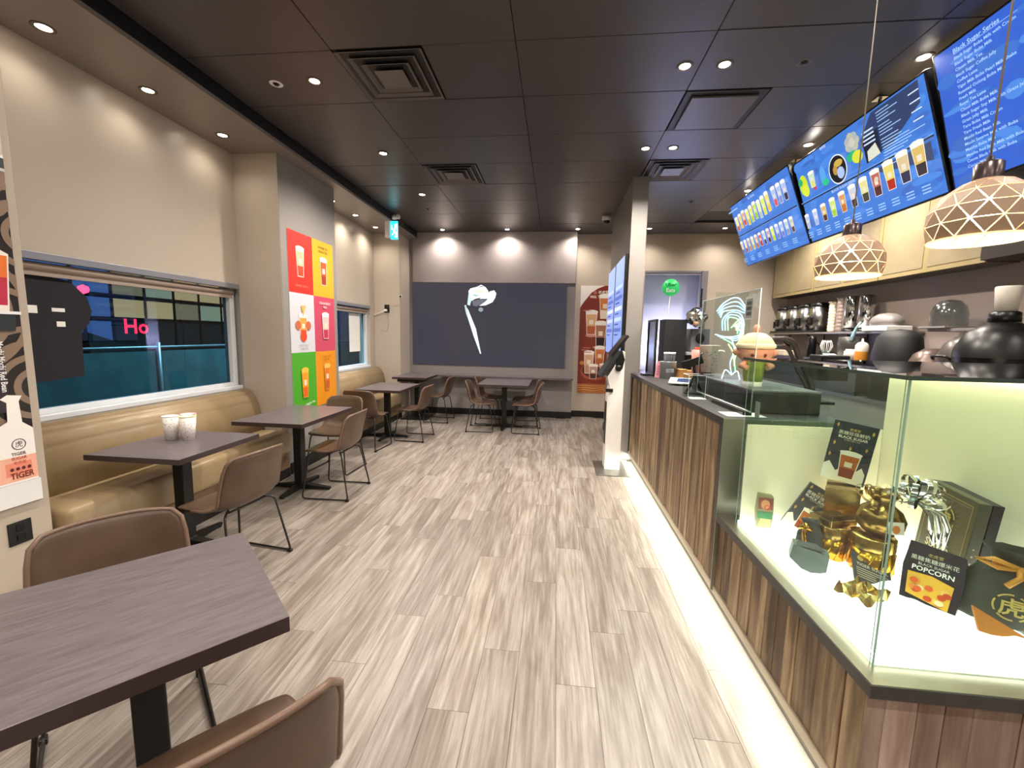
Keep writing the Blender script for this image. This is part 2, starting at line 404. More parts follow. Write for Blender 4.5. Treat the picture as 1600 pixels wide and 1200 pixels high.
# exterior: street at night ---------------------------------
b = nb(); box(b, -26, -3.7, -14, 26, -.35, -.3); st = struct('street_ground', b, M('dark_asphalt', '2a3034', .5, noise='20262a', nscale=3))
bl = thing('opposite_building', 'dark building across the street with warm lit shop windows', 'building', (-13, 6, -.3))
b = nb(); box(b, 0, .4, -16, 16, 0, 7.5); obj('facade', b, M('dark_facade', '2b2c30', .7), bl)
litw = [M('lit_window_a', '000000', .5, emit='d09868', es=1.3), M('lit_window_b', '000000', .5, emit='b8906c', es=.7), M('blue_glow_pane', '000000', .5, emit='6a86c8', es=.55), M('lit_window_d', '000000', .5, emit='5a6468', es=.12), M('lit_window_e', '000000', .5, emit='d8c8a0', es=.6)]
for i in range(22):
    for j in range(3):
        y = -8.95 + i*.98; z = (1.25, 2.1, 2.75)[j]; hh = (.8, .6, .8)[j]
        m = litw[2] if 12 <= i < 14 else litw[3] if j == 0 or i > 18 else litw[(0, 0, 1, 4)[(i+2*j) % 4]]  # blue panes imitate a blue glow beyond the street
        f = boxobj('window', .4, .46, y, y+.95, z, z+hh, blackm, bl, .01)
        boxobj('pane', .46, .47, y+.04, y+.91, z+.04, z+hh-.04, m, f)
pr = Print(); pr.text('Ho', 0, 0, .42, 'ff2038', sx=1.0, bold=True)
o = pr.obj('neon_sign', attr_mat('red_neon', emit=5), None, (-12.525, 11.05, 1.38), (0,1,0), (0,0,1)); tag(o, 'red glowing script sign in the window across the street', 'neon sign')
t = thing('traffic_light', 'small round red signal light on a pole seen through the large window', 'light', (-12.2, 9.75, -.3))
b = nb(); tube(b, [(0,0,0),(0,0,2.9)], .04, 8); obj('pole', b, blackm, t)
b = nb(); lathe(b, [(0,-.12),(.1,-.07),(.12,0),(.1,.07),(0,.12)], 16, (.06,0,2.8)); obj('red_lamp', b, M('red_lamp', 'ff2030', .4, emit='ff3048', es=9), t)
L = bpy.data.lights.new('street_fill_light', 'AREA'); L.energy = 260; L.color = (.72, .95, 1); L.size = .5  # lamp added out of view to brighten the fence and street
lo = bpy.data.objects.new('street_fill_light', L); C.objects.link(lo); lo.location = (-4.0, 6.5, 4.2); lo.rotation_euler = (0, math.radians(20), 0); lo['kind'] = 'structure'
fence = thing('site_fence', 'chain fence with dark green windbreak sheet outside the window', 'fence', (-5.2, 5, -.3))
fence_m = M('green_tarp', '4d7f82', .7, noise='335f66', nscale=3)
for yy in range(-4, 6):
    boxobj('tarp_panel', -.01, .01, yy*1.9+.04, yy*1.9+1.84, .1, 1.55, fence_m, fence)
    b = nb(); tube(b, [(0, yy*1.9, 0), (0, yy*1.9, 1.66)], .028, 8); obj('post', b, M('galvanised', '8fa2a8', .4, .5), fence)
b = nb(); tube(b, [(0, -7.6, 1.60), (0, 9.6, 1.60)], .018, 8); obj('top_rail', b, M('galvanised'), fence)
b = nb(); prism(b, [(-.9,0),(-.9,-1.0),(.3,-1.0),(.3,0),(.9,0),(.9,.1),(-.9,.75)], -.25, .25, 0); tag(obj('excavator_boom', b, M('dark_machine', '1c2224', .6), None, (-8.2, 7.3, .70)), 'dark slanted machine boom beyond the fence', 'machine')
b = nb(); prism(b, [(2.335,1.87),(2.40,1.895),(2.46,1.90),(2.48,1.88),(2.62,1.86),(2.72,1.76),(2.745,1.66),(2.72,1.57),(2.665,1.51),(2.66,1.2),(2.28,1.17),(2.28,1.87)], -.012, .0, 0)
cut = thing('window_cutout', 'black cut-out figure sign hanging inside the large window', 'sign', (XL-.065, 0, 0))
obj('cutout_board', b, M('black_card', '16141a', .7), cut)
for (a0,a1,b0,b1) in ((2.34,2.42,1.63,1.68),(2.50,2.575,1.645,1.67),(2.52,2.57,1.545,1.58)): boxobj('white_label', .0003, .002, a0,a1,b0,b1, M('white_paper'), cut)
b = nb(); tube(b, [(-.005,2.54,1.87),(.02,2.575,1.93)], .002, 6); obj('string', b, M('white_plastic'), cut)

# ------------------------------------------------------------ lights
def spot(loc, power, ang=2.2, blend=.8, parent=None):
    L = bpy.data.lights.new('spot_beam', 'SPOT'); L.energy = power; L.color = WARM; L.spot_size = ang; L.spot_blend = blend; L.shadow_soft_size = .035
    o = bpy.data.objects.new('spot_beam', L); C.objects.link(o); o.location = loc; o.parent = parent; return o
b = nb(); lathe(b, [(.036,.02),(.036,-.001),(.040,-.005),(.055,-.004),(.058,.0),(.058,.006)], 24); ring_me = mesh_of('trim_ring', b, M('dark_bronze_ring', '5a514b', .4))
b = nb(); lathe(b, [(0,-.004),(.02,-.006),(.034,-.001),(.036,.01)], 20); lens_me = mesh_of('lamp_lens', b, led)
def downlight(x, y, z, label, group=None, p=None, ang=2.6, tilt=None):
    if p is None: p = SPOT_W*(.43 if y < 2.5 else .85 if y < 4 else 1.5)
    t = thing('ceiling_spotlight', label, 'spotlight', (x, y, z), 0, group)
    obj('trim_ring', ring_me, None, t); obj('lamp_lens', lens_me, None, t); s = spot((0,0,-.012), p, ang, parent=t)
    return t
for y, lb in ((3.23, 'beside the large square air vent'), (4.5, 'in front of the smaller left air vent'), (5.8, 'behind the smaller left air vent')):
    downlight(-1.88, y, CZ, 'recessed ceiling spotlight on the left, '+lb)
for x, lb in ((-2.12, 'over the left end of the screen'), (-.93, 'over the middle of the screen'), (.32, 'over the right end of the screen'), (1.55, 'just right of the grey pillar top'), (2.8, 'below the first menu board corner')):
    downlight(x, 7.7, CZ, 'recessed spotlight near the back wall, '+lb, p=WASH_W*(1.25 if x < 1 else 1.0), ang=2.5)
for y, lb in ((3.245, 'nearer pair'), (4.535, 'farther pair')):
    downlight(.83, y, CZ, f'left spotlight of the {lb} over the counter')
    downlight(1.095, y, CZ, f'right spotlight of the {lb} over the counter')
for y, lb in ((3.26, 'above the join of second and third menu boards'), (4.54, 'above the middle of the second menu board'), (5.83, 'above the first menu board')):
    downlight(2.36, y, CZ, 'recessed ceiling spotlight '+lb)
for y, lb in ((2.39, 'nearest of three above the large window'), (3.03, 'middle of three above the large window'), (3.73, 'farthest of three above the large window'),
              (5.6, 'nearest of three above the far window'), (6.27, 'middle of three above the far window'), (6.98, 'farthest of three above the far window')):
    downlight(-3.07, y, SZ, 'spotlight in the taupe soffit, '+lb, p=WASH_W*(.2 if y < 5 else .62), ang=2.5)
for x in (-1.88, -.5, .83, 2.36, 3.4):  # unseen spots carrying on the ceiling grid, added as fill
    for y in (1.95, .7, -.6, -1.9):
        if x == -.5 and y > 1: continue
        downlight(x, y, CZ, 'added fill spotlight outside the picture, %.1f m right and %.1f m ahead of viewer' % (x, y), 'added fill spotlights outside the picture')
for y in (1.7, 1.0): downlight(-2.75, y, SZ-.0, 'soffit spotlight over the near pillar, %.1f m ahead of the viewer' % y, 'soffit spotlights over the near pillar', p=WASH_W*.5)
for y in (5.2, 6.6): downlight(3.3, y, CZ, 'recessed spotlight over the back kitchen, ' + ('nearer one' if y < 6 else 'farther one'), 'kitchen spotlights hidden by the menu boards')

# ============================================================ COUNTER
ct = thing('service_counter', 'long counter clad in upright reclaimed boards with dark stone top', 'counter', (0,0,0))
XF = .965
boxobj('core', XF+.02, 1.60, 2.42, 5.3, .1, 1.07, blackm, ct); cb = thing('showcase_base', 'low board-clad base under the glass display case', 'counter', (0,0,0)); boxobj('core', XF+.02, 2.3, 1.27, 2.39, .1, .52, blackm, cb)
boxobj('plinth', XF+.03, 1.58, 2.4, 5.3, 0, .1, M('dark_plinth', '3a362f', .5), ct); boxobj('plinth', XF+.03, 1.58, 1.3, 2.395, 0, .1, M('dark_plinth'), cb)
boxobj('skirting', XF-.012, XF+.02, 2.4, 5.3, .082, .125, M('beige_skirt', '9b8f7c', .4), ct, .003); boxobj('skirting', XF-.012, XF+.02, 1.235, 2.398, .082, .125, M('beige_skirt'), cb, .003)
boxobj('skirting', XF-.012, 2.3, 1.222, 1.25, .0, .04, M('beige_skirt'), cb, .003)
def boards(y0, y1, z0, z1, m, axis='y', ct=ct):
    y = y1 if axis == 'y' else y0
    while (y > y0+.01) if axis == 'y' else (y < y1-.01):
        wd = random.choice((.055, .075, .09, .11, .13)); t = random.uniform(0, .007)
        b = nb()
        if axis == 'y':
            a = max(y-wd, y0); box(b, -t, .02, 0, y-a-.002, 0, z1-z0, .002, seg=1); obj('board', b, m, ct, (XF, a, z0)); y = a
        else:
            a = min(y+wd, y1); box(b, 0, a-y-.002, -t, .02, 0, z1-z0, .002, seg=1); obj('board', b, m, ct, (y, 1.25, z0)); y = a
boards(2.43, 5.3, .125, 1.07, wood_m); boards(1.25, 2.40, .125, .522, wood_m, 'y', cb); boards(XF, 2.3, .04, .522, woodp_m, 'x', cb)
b = nb(); box(b, .94, 1.62, 2.40, 5.3, 1.07, 1.115, .003); box(b, 1.036, 1.62, 5.3, 5.9, 1.07, 1.115, .003); obj('stone_top', b, slab_m, ct)
b = nb(); box(b, .94, .985, 2.401, 2.43, .522, 1.069, .002); obj('end_edge', b, slab_m, ct)
b = nb(); box(b, .986, 1.68, 2.40, 2.43, .10, 1.069, .002); obj('end_panel', b, frame_m, ct); boxobj('end_facing', .9405, 1.68, 2.391, 2.3995, .10, 1.114, frame_m, ct, .001)
b = nb(); prism(b, [(.94,1.205),(2.4,1.205),(2.4,2.389),(.94,2.389)], .522, .562, 2); obj('showcase_ledge', b, [slab_m], cb)
b = nb(); box(b, .944, 2.4, 1.209, 2.388, .5622, .5635); obj('ledge_top', b, M('champagne_metal', '8f897a', .32, .7), cb)
L = bpy.data.lights.new('foot_led', 'AREA'); L.shape = 'RECTANGLE'; L.size = .018; L.size_y = 4.0; L.energy = 27; L.color = (1, .98, .82)
lo = bpy.data.objects.new('foot_led', L); C.objects.link(lo); lo.location = (XF-.002, 3.27, .079); lo.rotation_euler = (0, math.radians(42), 0); lo.parent = ct
# planks + strip of emitting tape
boxobj('led_tape', XF+.004, XF+.012, 1.28, 5.28, .0805, .082, M('led_tape', 'ffffff', .5, emit='fffbe0', es=6), ct)
b = nb(); tube(b, round_path([(1.02,5.28,1.1),(.965,5.27,1.12),(.955,5.24,1.05),(.955,5.28,.8),(.955,5.285,.12)], .02), .006, 8)
tag(obj('power_cable', b, blackpl), 'dark cable looping over the far counter end beside the pillar', 'cable')

# ============================================================ SHOWCASE
sc = thing('glass_showcase', 'glass display case with glowing white base at the near counter end', 'display case', (0,0,.5635))
GX, GY0, GY1, GX1, GH = 1.0, 1.285, 2.27, 2.3, .885
boxobj('light_base', GX+.005, GX1, GY0+.005, GY1, 0, .022, M('glowing_base', 'ffffff', .5, emit='fffdf0', es=2.6), sc, .002)
boxobj('glass_pane', GX-.004, GX+.004, GY0, GY1, 0, GH, clearg, sc); boxobj('glass_pane', GX-.004, GX1, GY0-.004, GY0+.004, 0, GH, clearg, sc)
boxobj('glass_pane', GX+.004, GX1, GY1-.004, GY1+.004, .0, GH, clearg, sc)
b = nb(); prism(b, [(GX-.02,GY0-.02),(GX1,GY0-.02),(GX1,GY1+.03),(GX-.02,GY1+.03)], GH, GH+.01, 2); obj('glass_top', b, glass('green_glass_top', 'd3e4dc', 0, 1.5), sc)
gedge = M('glass_edge', '8fb5a6', .15, emit='9fc9b8', es=.0); gdark = M('glass_edge_dark', '3a4a44', .2)
b = nb(); box(b, GX-.022, GX-.02, GY0-.02, GY1+.03, GH-.001, GH+.011); box(b, GX-.02, GX1, GY0-.0225, GY0-.0205, GH-.001, GH+.011); obj('top_edge', b, gdark, sc)
for q in ((GX-.006, GX-.002, GY0-.006, GY0-.002), (GX-.0055, GX-.0045, GY0+.006, GY0+.009), (GX-.0055, GX-.0045, GY1-.004, GY1-.001)): boxobj('pane_edge', *q, 0, GH, gedge, sc)
whitep = M('cream_back_panel', 'ece6cf', .5)
b = nb(); prism(b, [(1.665,GY1-.006),(1.86,1.29),(1.875,1.29),(1.68,GY1-.006)], .023, GH-.002, 2); obj('back_panel', b, whitep, sc)
boxobj('end_liner', GX+.01, 1.66, GY1-.012, GY1-.006, .022, .548, whitep, sc)
b = nb(); prism(b, [(1.655,2.25),(1.84,1.3),(1.85,1.3),(1.664,2.25)], GH-.02, GH-.01, 2); obj('top_fill_led', b, M('case_fill_led', 'ffffff', .5, emit='fff3cf', es=30), sc)  # strip added to brighten the back panel of the case
Z0 = .5635+.0225
def case_thing(name, label, cat, x, y, rz=0, z=Z0, rot=None): return thing(name, label, cat, (x,y,z), rz, None, rot)
boxm = M('black_gift_card', '26241f', .42); darkbox = M('charcoal_card', '3a3e47', .45)
def tea_box(x, y, rz, tilt, label, z=Z0, w=.15, h=.30, d=.05):
    t = case_thing('tea_box', label, 'box', x, y, z=z, rot=(tilt[0], tilt[1], rz))
    b = nb(); box(b, -w/2, w/2, 0, d, 0, h, .002); obj('carton', b, darkbox, t)
    p = Print(); p.text('老虎堂', w*.5, h*.865, .010, 'e8c878', 'c'); p.text('黑糖珍珠鮮奶', w*.5, h*.79, .014, 'f5f0e0', 'c'); p.text('BLACK SUGAR', w*.5, h*.725, .012, 'f5f0e0', 'c', bold=True); p.text('BOBA MILK TEA', w*.5, h*.69, .006, 'd8cdb0', 'c')
    p.poly([(0,0),(w*.95,0),(w*.95,h*.2),(w*.85,h*.3),(w*.75,h*.22),(w*.6,h*.33),(w*.3,h*.16),(w*.12,h*.3),(0,h*.24)], 'f2ede2')
    p.cup(w*.55, h*.07, w*.48, h*.42, 'b5652e', '8a3c18')
    for i,(a,c) in enumerate(((.1,.93),(.9,.88),(.12,.62),(.85,.6),(.08,.42),(.5,.57))): p.poly([(w*a-.005,h*c),(w*a,h*c-.012),(w*a+.006,h*c),(w*a,h*c+.012)], 'c9a55a')
    p.obj('front_print', GOLDINK, t, (-w/2,0,0), (1,0,0), (0,0,1))
    q = Print(); q.text('BLACK SUGAR BOBA MILK TEA', h*.12, d*.35, .007, 'd8cdb0'); q.obj('spine_print', GOLDINK, t, (w/2,0,0), (0,0,1), (0,-1,0)) if False else q.obj('spine_print', GOLDINK, t, (w/2,d,0), (0,0,1), (0,-1,0))
    return t
def gold_tin(x, y, z, r, h, label, sq=False, rz=0):
    t = case_thing('gold_tin', label, 'tin', x, y, rz, z)
    b = nb()
    n = 4 if sq else 28; k = 1.3 if sq else 1
    lathe(b, [(0,0),(r*k,.0),(r*k*.985,.01),(r*k,.02),(r*k,h*.7),(0,h*.7)], n, smooth=not sq); obj('tin_body', b, gold, t)
    b = nb(); lathe(b, [(r*k*1.03,h*.7),(r*k*1.03,h),(r*k*.98,h*1.03),(0,h*1.03)], n, smooth=not sq); obj('tin_lid', b, goldpale, t)
    b = nb()
    for q in range(10):
        a = q*2*PI/10; 
        if not sq: tube(b, [(r*1.01*math.cos(a+s*.5), r*1.01*math.sin(a+s*.5), h*(.05+.6*s)) for s in (0,.5,1)], .004, 5)
        else: a=PI/4
    if not sq: obj('embossed_swirl', b, gold, t)
    else: b.free()
    return t
tea_box(1.40, 2.12, math.radians(-35), (math.radians(-5), math.radians(7)), 'upright charcoal drink box standing on the gold square tin', Z0+.29, .17, .29)
gold_tin(1.40, 2.10, Z0, .07, .27, 'square gold tin under the upright drink box', True, .2)
tea_box(1.235, 2.16, math.radians(-32), (math.radians(-12), math.radians(26)), 'leaning charcoal drink box at the far left of the showcase', Z0+.008, .14, .25)
t = case_thing('snack_pouch', 'small colourful snack pouch at the far left corner of the showcase', 'pouch', 1.10, 2.2, math.radians(-10))
b = nb(); prism(b, [(-.035,0),(.035,0),(.04,.08),(.036,.165),(.03,.175),(-.034,.18),(-.04,.09)], -.012, .012, 1); obj('pouch', b, M('olive_pouch', '8b8560', .3), t)
p = Print(); p.rect(-.033,.1,.034,.16,'7a3326'); p.ell(0,.125,.02,.025,'c98a5a'); p.ring(.01,.11,.01,.004,'d02a20'); p.rect(-.033,.05,.034,.085,'1f7a48'); 
for i in range(6): p.poly([(-.03+i*.01,.005),(-.024+i*.01,.005),(-.01+i*.008,.05),(-.016+i*.008,.05)], 'd8c880')
p.obj('pouch_print', PRINT, t, (0,-.0125,0), (1,0,0), (0,0,1))
gold_tin(1.265, 1.93, Z0, .058, .145, 'round gold tin behind, next to the small ribboned pouch'); gold_tin(1.36, 1.83, Z0, .075, .155, 'large round gold tin in front, below the bow')
t = case_thing('clear_lid_box', 'low clear-lidded gold box on the tins behind the ribboned pouch', 'box', 1.275, 1.955, .3, Z0+.152)
b = nb(); box(b, -.07,.07,-.055,.055, 0,.028,.003); obj('tray', b, goldpale, t); b = nb(); box(b, -.072,.072,-.057,.057, .028,.055,.003); obj('clear_lid', b, acr, t)
t = case_thing('ribboned_pouch', 'small dark standing pouch tied with gold ribbon', 'pouch', 1.17, 1.93, math.radians(-15))
b = nb(); lathe(b, [(0,0),(.05,0),(.055,.04),(.05,.1),(.03,.145),(.04,.165),(0,.17)], 14, sy=.6); obj('pouch', b, M('dark_slate_cloth', '3a4144', .7), t)
b = nb(); tube(b, [(-.03,-.035,.16),(-.035,-.045,.11),(-.028,-.045,.07),(-.036,-.04,.02)], .009, 6); tube(b, [(-.05,-.02,.13),(-.03,-.04,.145),(-.005,-.035,.13)], .01, 6); obj('gold_ribbon', b, gold, t)
t = case_thing('open_pouch', 'dark grey-green folded pouch lying at the front of the showcase', 'pouch', 1.085, 1.80, math.radians(-25))
b = nb(); prism(b, [(-.06,.05),(-.015,.012),(.03,0),(.07,.02),(.075,.09),(.04,.095),(-.05,.11)], -.03, .035, 1); obj('pouch', b, M('teal_grey_leather', '5d6b6a', .45), t); 
b = nb(); prism(b, [(-.045,-.028),(.06,-.028),(.035,.03),(-.03,.03)], .105, .108, 2); obj('opening', b, M('dark_slate_cloth'), t)
# bows
def bow(parent, name, m, c, R, nl, seed, wdt=.014):
    r = random.Random(seed); b = nb()
    for i in range(nl):
        a = r.uniform(0, 2*PI); e = r.uniform(-.2, 1.1); d = Vector((math.cos(a)*math.cos(e), math.sin(a)*math.cos(e), math.sin(e))); s = d.cross(Vector((0,0,1))).normalized(); u = s.cross(d)
        pts = [Vector(c) + d*R*.55*(1-math.cos(q*2*PI/10)) + u*R*.32*math.sin(q*2*PI/10) for q in range(11)]
        prev = None
        for q in pts:
            A = b.verts.new(q - s*wdt/2); B_ = b.verts.new(q + s*wdt/2)
            if prev: f = b.faces.new((prev[0], prev[1], B_, A)); f.smooth = True
            prev = (A, B_)
    return obj(name, b, m, parent)
t = case_thing('gold_ball_parcel', 'round bronze-gold parcel with knotted top sitting on the round tin', 'parcel', 1.385, 1.84, 0, Z0+.162)
b = nb(); lathe(b, [(0,0),(.05,.004),(.08,.035),(.085,.07),(.07,.105),(.04,.13),(.03,.14),(.05,.165),(.045,.19),(0,.18)], 18, smooth=True); obj('parcel', b, M('bronze_foil', '9a7d45', .22, 1), t)
bow(t, 'foil_knot', M('bronze_foil'), (-.02,0,.14), .08, 9, 3)
p = Print(); p.rect(-.03,0,.03,.05,'e8e2d4'); p.ell(.0,.02,.015,.016,'c9783f'); p.obj('sticker', PRINT, t, (0,-.088,.035), (1,0,0), (0,.15,1))
t = case_thing('silver_bow', 'large silver pull bow with hanging ribbon tails against the black box', 'bow', 1.415, 1.72, 0, Z0+.255)
b = nb()
for i in range(3): tube(b, [(.0,-.01,.1),(.03+.02*i,-.035,.06),(.03+.03*i,-.04,.01),(.05+.02*i,-.035,-.06-.01*i)], .008, 6, rs=[.006,.012,.012,.004])
obj('ribbon_tail', b, silverf, t)
bow(t, 'bow_loops', silverf, (0,0,.11), .085, 20, 5, .018)
# gift box TIGER SUGAR
t = case_thing('gift_box', 'large black gift box with gold emblem and gold lettering', 'box', 1.60, 1.83, rot=(math.radians(-4), math.radians(2), math.radians(-98)))
b = nb(); box(b, -.13,.13,0,.04, 0,.375,.002); obj('box_lid', b, M('brown_black_card', '4b473c', .4), t); b = nb(); box(b, -.13,.13,.042,.078, 0,.375,.002); obj('box_base', b, M('purple_black_card', '241d28', .4), t)
p = Print(); g = 'b59c5e'; w = .26
for (a,c,e,f) in ((.02,.02,.24,.022),(.02,.308,.24,.31),(.02,.02,.022,.31),(.238,.02,.24,.31),(.03,.03,.23,.031),(.03,.299,.23,.3)): p.rect(a,c,e,f,g)
for i in range(24):
    a = i/24*2*PI; p.poly([(w/2+math.cos(a)*.058,.22+math.sin(a)*.058),(w/2+math.cos(a+.03)*.058,.22+math.sin(a+.03)*.058),(w/2+math.cos(a+.015)*.085,.22+math.sin(a+.015)*.08)], '8a7a50', 13)
p.L = 14
for a in (.3,1.6,2.9,4.2,5.3): p.ring(w/2,.22,.044,.006,g,12,a,a+.9)
p.text('虎', w/2, .197, .045, g, 'c', bold=True)
p.text('TIGER', w/2, .132, .026, 'd9cda8', 'c', bold=True); p.text('SUGAR', w/2, .095, .028, 'd9cda8', 'c', bold=True); p.text('BROWN SUGAR BOBA', w/2, .078, .008, g, 'c')
for i in range(4): p.rect(.05,.064-i*.008,.21,.067-i*.008,g)
p.v = [(a, b_*1.13+.002, c) for a, b_, c in p.v]; p.obj('lid_print', GOLDINK, t, (-.13,0,0), (1,0,0), (0,0,1))
p = Print()
for i in range(4): p.ell(.018,.10+i*.03,.004,.004,'b8a888',10)
p.obj('side_print', GOLDINK, t, (.13,0,0), (0,1,0), (0,0,1))
# popcorn bag
t = case_thing('popcorn_bag', 'popcorn bag with dark top and orange picture in front of the gift box', 'bag', 1.40, 1.60, rot=(math.radians(-24), 0, math.radians(-48)))
b = nb(); prism(b, [(-.075,0),(.075,0),(.082,.1),(.078,.2),(.07,.205),(-.075,.215),(-.083,.12)], -.02, .02, 1); obj('bag', b, M('dark_plum_foil', '3c333c', .28, .3), t)
p = Print(); p.text('老虎堂', 0, .172, .010, 'c9b070', 'c'); p.text('黑糖焦糖爆米花', 0, .150, .013, 'f0ece2', 'c'); p.text('BLACK SUGAR', 0, .134, .009, 'f0ece2', 'c'); p.text('POPCORN', 0, .112, .017, 'ffffff', 'c', bold=True)
p.poly([(-.06,.02),(.055,.0),(.06,.09),(0,.105),(-.065,.1)], 'e8b23c'); 
for i in range(14): p.ell(random.uniform(-.045,.05), random.uniform(.01,.075), .012, .010, random.choice(('e0602c','f0c068','c84820','e89040','f6e2b0')), 9)
p.obj('bag_print', PRINT, t, (0,-.021,0), (1,0,0), (0,0,1))
t = case_thing('flat_packet', 'flat dark packet with pale lettering leaning on the round tin', 'packet', 1.29, 1.70, rot=(math.radians(-55), math.radians(18), math.radians(-12)))
b = nb(); box(b, -.07,.07,0,.008, 0,.13,.002); obj('packet', b, darkbox, t)
p = Print(); p.ell(-.04,.105,.012,.012,'c9a858',12); p.text('黑糖珍珠', .02, .098, .016, 'e8e2c8', 'c'); p.text('TIGER SUGAR', 0, .07, .013, 'f0ece2', 'c'); p.lines(-.06,.06,.12,5,.01,.004,'b8b098',2); p.obj('packet_print', GOLDINK, t, (0,0,0), (1,0,0), (0,0,1))
t = case_thing('foil_gift_wrap', 'crumpled pale gold foil wrap lying at the showcase front', 'wrap', 1.20, 1.63, .5)
r = random.Random(4); b = nb(); gr = [[b.verts.new((i*.02-.08+r.uniform(-.008,.008), j*.02-.06, max(0.001, .02+r.uniform(-.02,.022)))) for i in range(9)] for j in range(7)]
for j in range(6):
    for i in range(8): b.faces.new((gr[j][i],gr[j][i+1],gr[j+1][i+1],gr[j+1][i]))
obj('foil', b, goldpale, t)
t = case_thing('wood_wedge', 'thin triangular orange wooden piece beside the popcorn bag', 'wedge', 1.49, 1.45, rot=(0,0,math.radians(-8)))
b = nb(); prism(b, [(-.045,0),(.095,.0),(-.05,.085)], -.004, .004, 1); obj('wedge', b, M('orange_wood', 'b8742e', .5, noise='a86826', nscale=20), t, rot=(math.radians(-25),0,0))
# drawstring bag
t = case_thing('drawstring_bag', 'dark green drawstring bag with round gold emblem and orange ribbon', 'bag', 1.60, 1.53, math.radians(-34))
bagm = M('dark_olive_cloth', '3f423b', .75, bump=.3, nscale=5)
b = nb(); R_ = lathe(b, [(0,0),(.13,0),(.145,.02),(.14,.08),(.12,.14),(.085,.19),(.055,.215),(.06,.24),(.085,.27)], 26, sy=.45)
for v in b.verts:
    if v.co.z > .1: a = math.atan2(v.co.y, v.co.x); v.co.x *= 1+.06*math.sin(a*9); v.co.y *= 1+.12*math.sin(a*9)
obj('bag', b, bagm, t)
b = nb()
tube(b, [(-.06,-.028,.215),(0,-.036,.213),(.06,-.028,.215)], .008, 6); tube(b, [(0,-.04,.215),(-.06,-.05,.235),(-.1,-.05,.225),(-.05,-.045,.205),(0,-.04,.212)], .008, 6)
tube(b, [(0,-.04,.215),(.03,-.06,.2),(.045,-.075,.15),(.03,-.08,.11)], .01, 6); tube(b, [(0,-.04,.215),(-.0,-.06,.19),(-.03,-.078,.16)], .009, 6)
obj('ribbon', b, M('orange_ribbon', 'd0903c', .4), t)
p = Print(); g = 'b5a15a'
for a in (.2,1.5,2.7,3.9,5.2): p.ring(0,0,.040,.005,g,12,a,a+.95)
p.text('虎', 0, -.022, .044, g, 'c', bold=True); p.obj('emblem', GOLDINK, t, (-.01,-.0655,.085), (1,0,0), (0,.12,1))
b = nb(); r = random.Random(9)
gr = [[b.verts.new((1.02+i*.035, 1.31+j*.035, Z0+.003+max(0, r.uniform(-.006,.010)))) for i in range(17)] for j in range(24)]
for j in range(23):
    for i in range(16): f = b.faces.new((gr[j][i],gr[j][i+1],gr[j+1][i+1],gr[j+1][i])); f.smooth = True
o = obj('tissue_sheet', b, M('glowing_tissue', 'ffffff', .8, emit='fffdf2', es=.9)); tag(o, 'crinkled white tissue sheet spread over the glowing showcase floor', 'tissue')  # glow put into the tissue for base light shining through

# ============================================================ FURNITURE
def chair_proto():
    t = thing('shell_chair', 'x', 'chair')
    prof = [(.225,.432),(.205,.447),(.15,.45),(.06,.442),(-.03,.436),(-.10,.440),(-.155,.458),(-.19,.50),(-.207,.56),(-.222,.63),(-.238,.70),(-.254,.76),(-.268,.80)]
    halfw = [.185,.205,.215,.222,.226,.228,.229,.229,.228,.225,.222,.214,.185]
    up = [0,.002,.006,.012,.022,.035,.035,.02,.008,.0,0,-.004,-.012]; fwd = [-.02,-.006,0,0,0,.004,.02,.04,.05,.05,.048,.044,.036]
    b = nb(); N = 12; rows = []
    for (x, z), hw, u, f in zip(prof, halfw, up, fwd):
        row = []
        for i in range(N+1):
            s = -1+2*i/N; e = abs(s)**2.6
            row.append(b.verts.new((x+f*e, s*hw, z+u*e)))
        rows.append(row)
    for A, B_ in zip(rows, rows[1:]):
        for i in range(N): q = b.faces.new((A[i], A[i+1], B_[i+1], B_[i])); q.smooth = True
    me = mesh_of('shell', b, leather); o = obj('shell', me, None, t)
    md = o.modifiers.new('s', 'SOLIDIFY'); md.thickness = .018; md.offset = 0
    md = o.modifiers.new('b', 'SUBSURF'); md.levels = 1; md.render_levels = 1
    # lighter tube along the rim, a painted gloss highlight on the leather edge
    rim = [rows_pt for rows_pt in []]
    b = nb(); co = me.vertices; W_ = N+1; H_ = len(prof)
    loop = [co[j*W_+N].co for j in range(3, H_)] + [co[(H_-1)*W_+i].co for i in range(N-1, 0, -1)] + [co[j*W_].co for j in range(H_-1, 2, -1)]
    tube(b, [Vector(p) for p in loop], .0095, 6); obj('rim_highlight', b, M('leather_highlight', '6b5548', .3), t)
    for s in (-1, 1):
        b = nb(); tube(b, round_path([(.10,s*.12,.432),(.16,s*.19,.425),(.215,s*.235,.012),(-.225,s*.235,.012),(-.15,s*.19,.42),(-.10,s*.12,.432)], .035), .0075, 8); obj('leg', b, legmetal, t)
    for xx in (.12, -.12): b = nb(); tube(b, [(xx,-.15,.427),(xx,.15,.427)], .007, 6); obj('seat_bar', b, legmetal, t)
    b = nb()
    for s in (-1,1): box(b, -.232,-.20,s*.235-.012,s*.235+.012,0,.022,.003)
    obj('foot_glide', b, blackpl, t)
    return t
cp = chair_proto(); cu = [False]
def chair(x, y, deg, label, group):
    if not cu[0]:
        cu[0] = True; cp.location = (x,y,0); cp.rotation_euler = (0,0,math.radians(deg)); tag(cp, label, None, group); return cp
    return dup(cp, (x,y,0), math.radians(deg), label, group)
G = 'brown shell chairs with sled legs'
chair(-2.07, 2.42, 172, 'brown shell chair at the table with the speckled cups', G)
chair(-2.08, 3.74, 181, 'brown shell chair pulled to the aisle side of the table before the striped drinks poster', G)
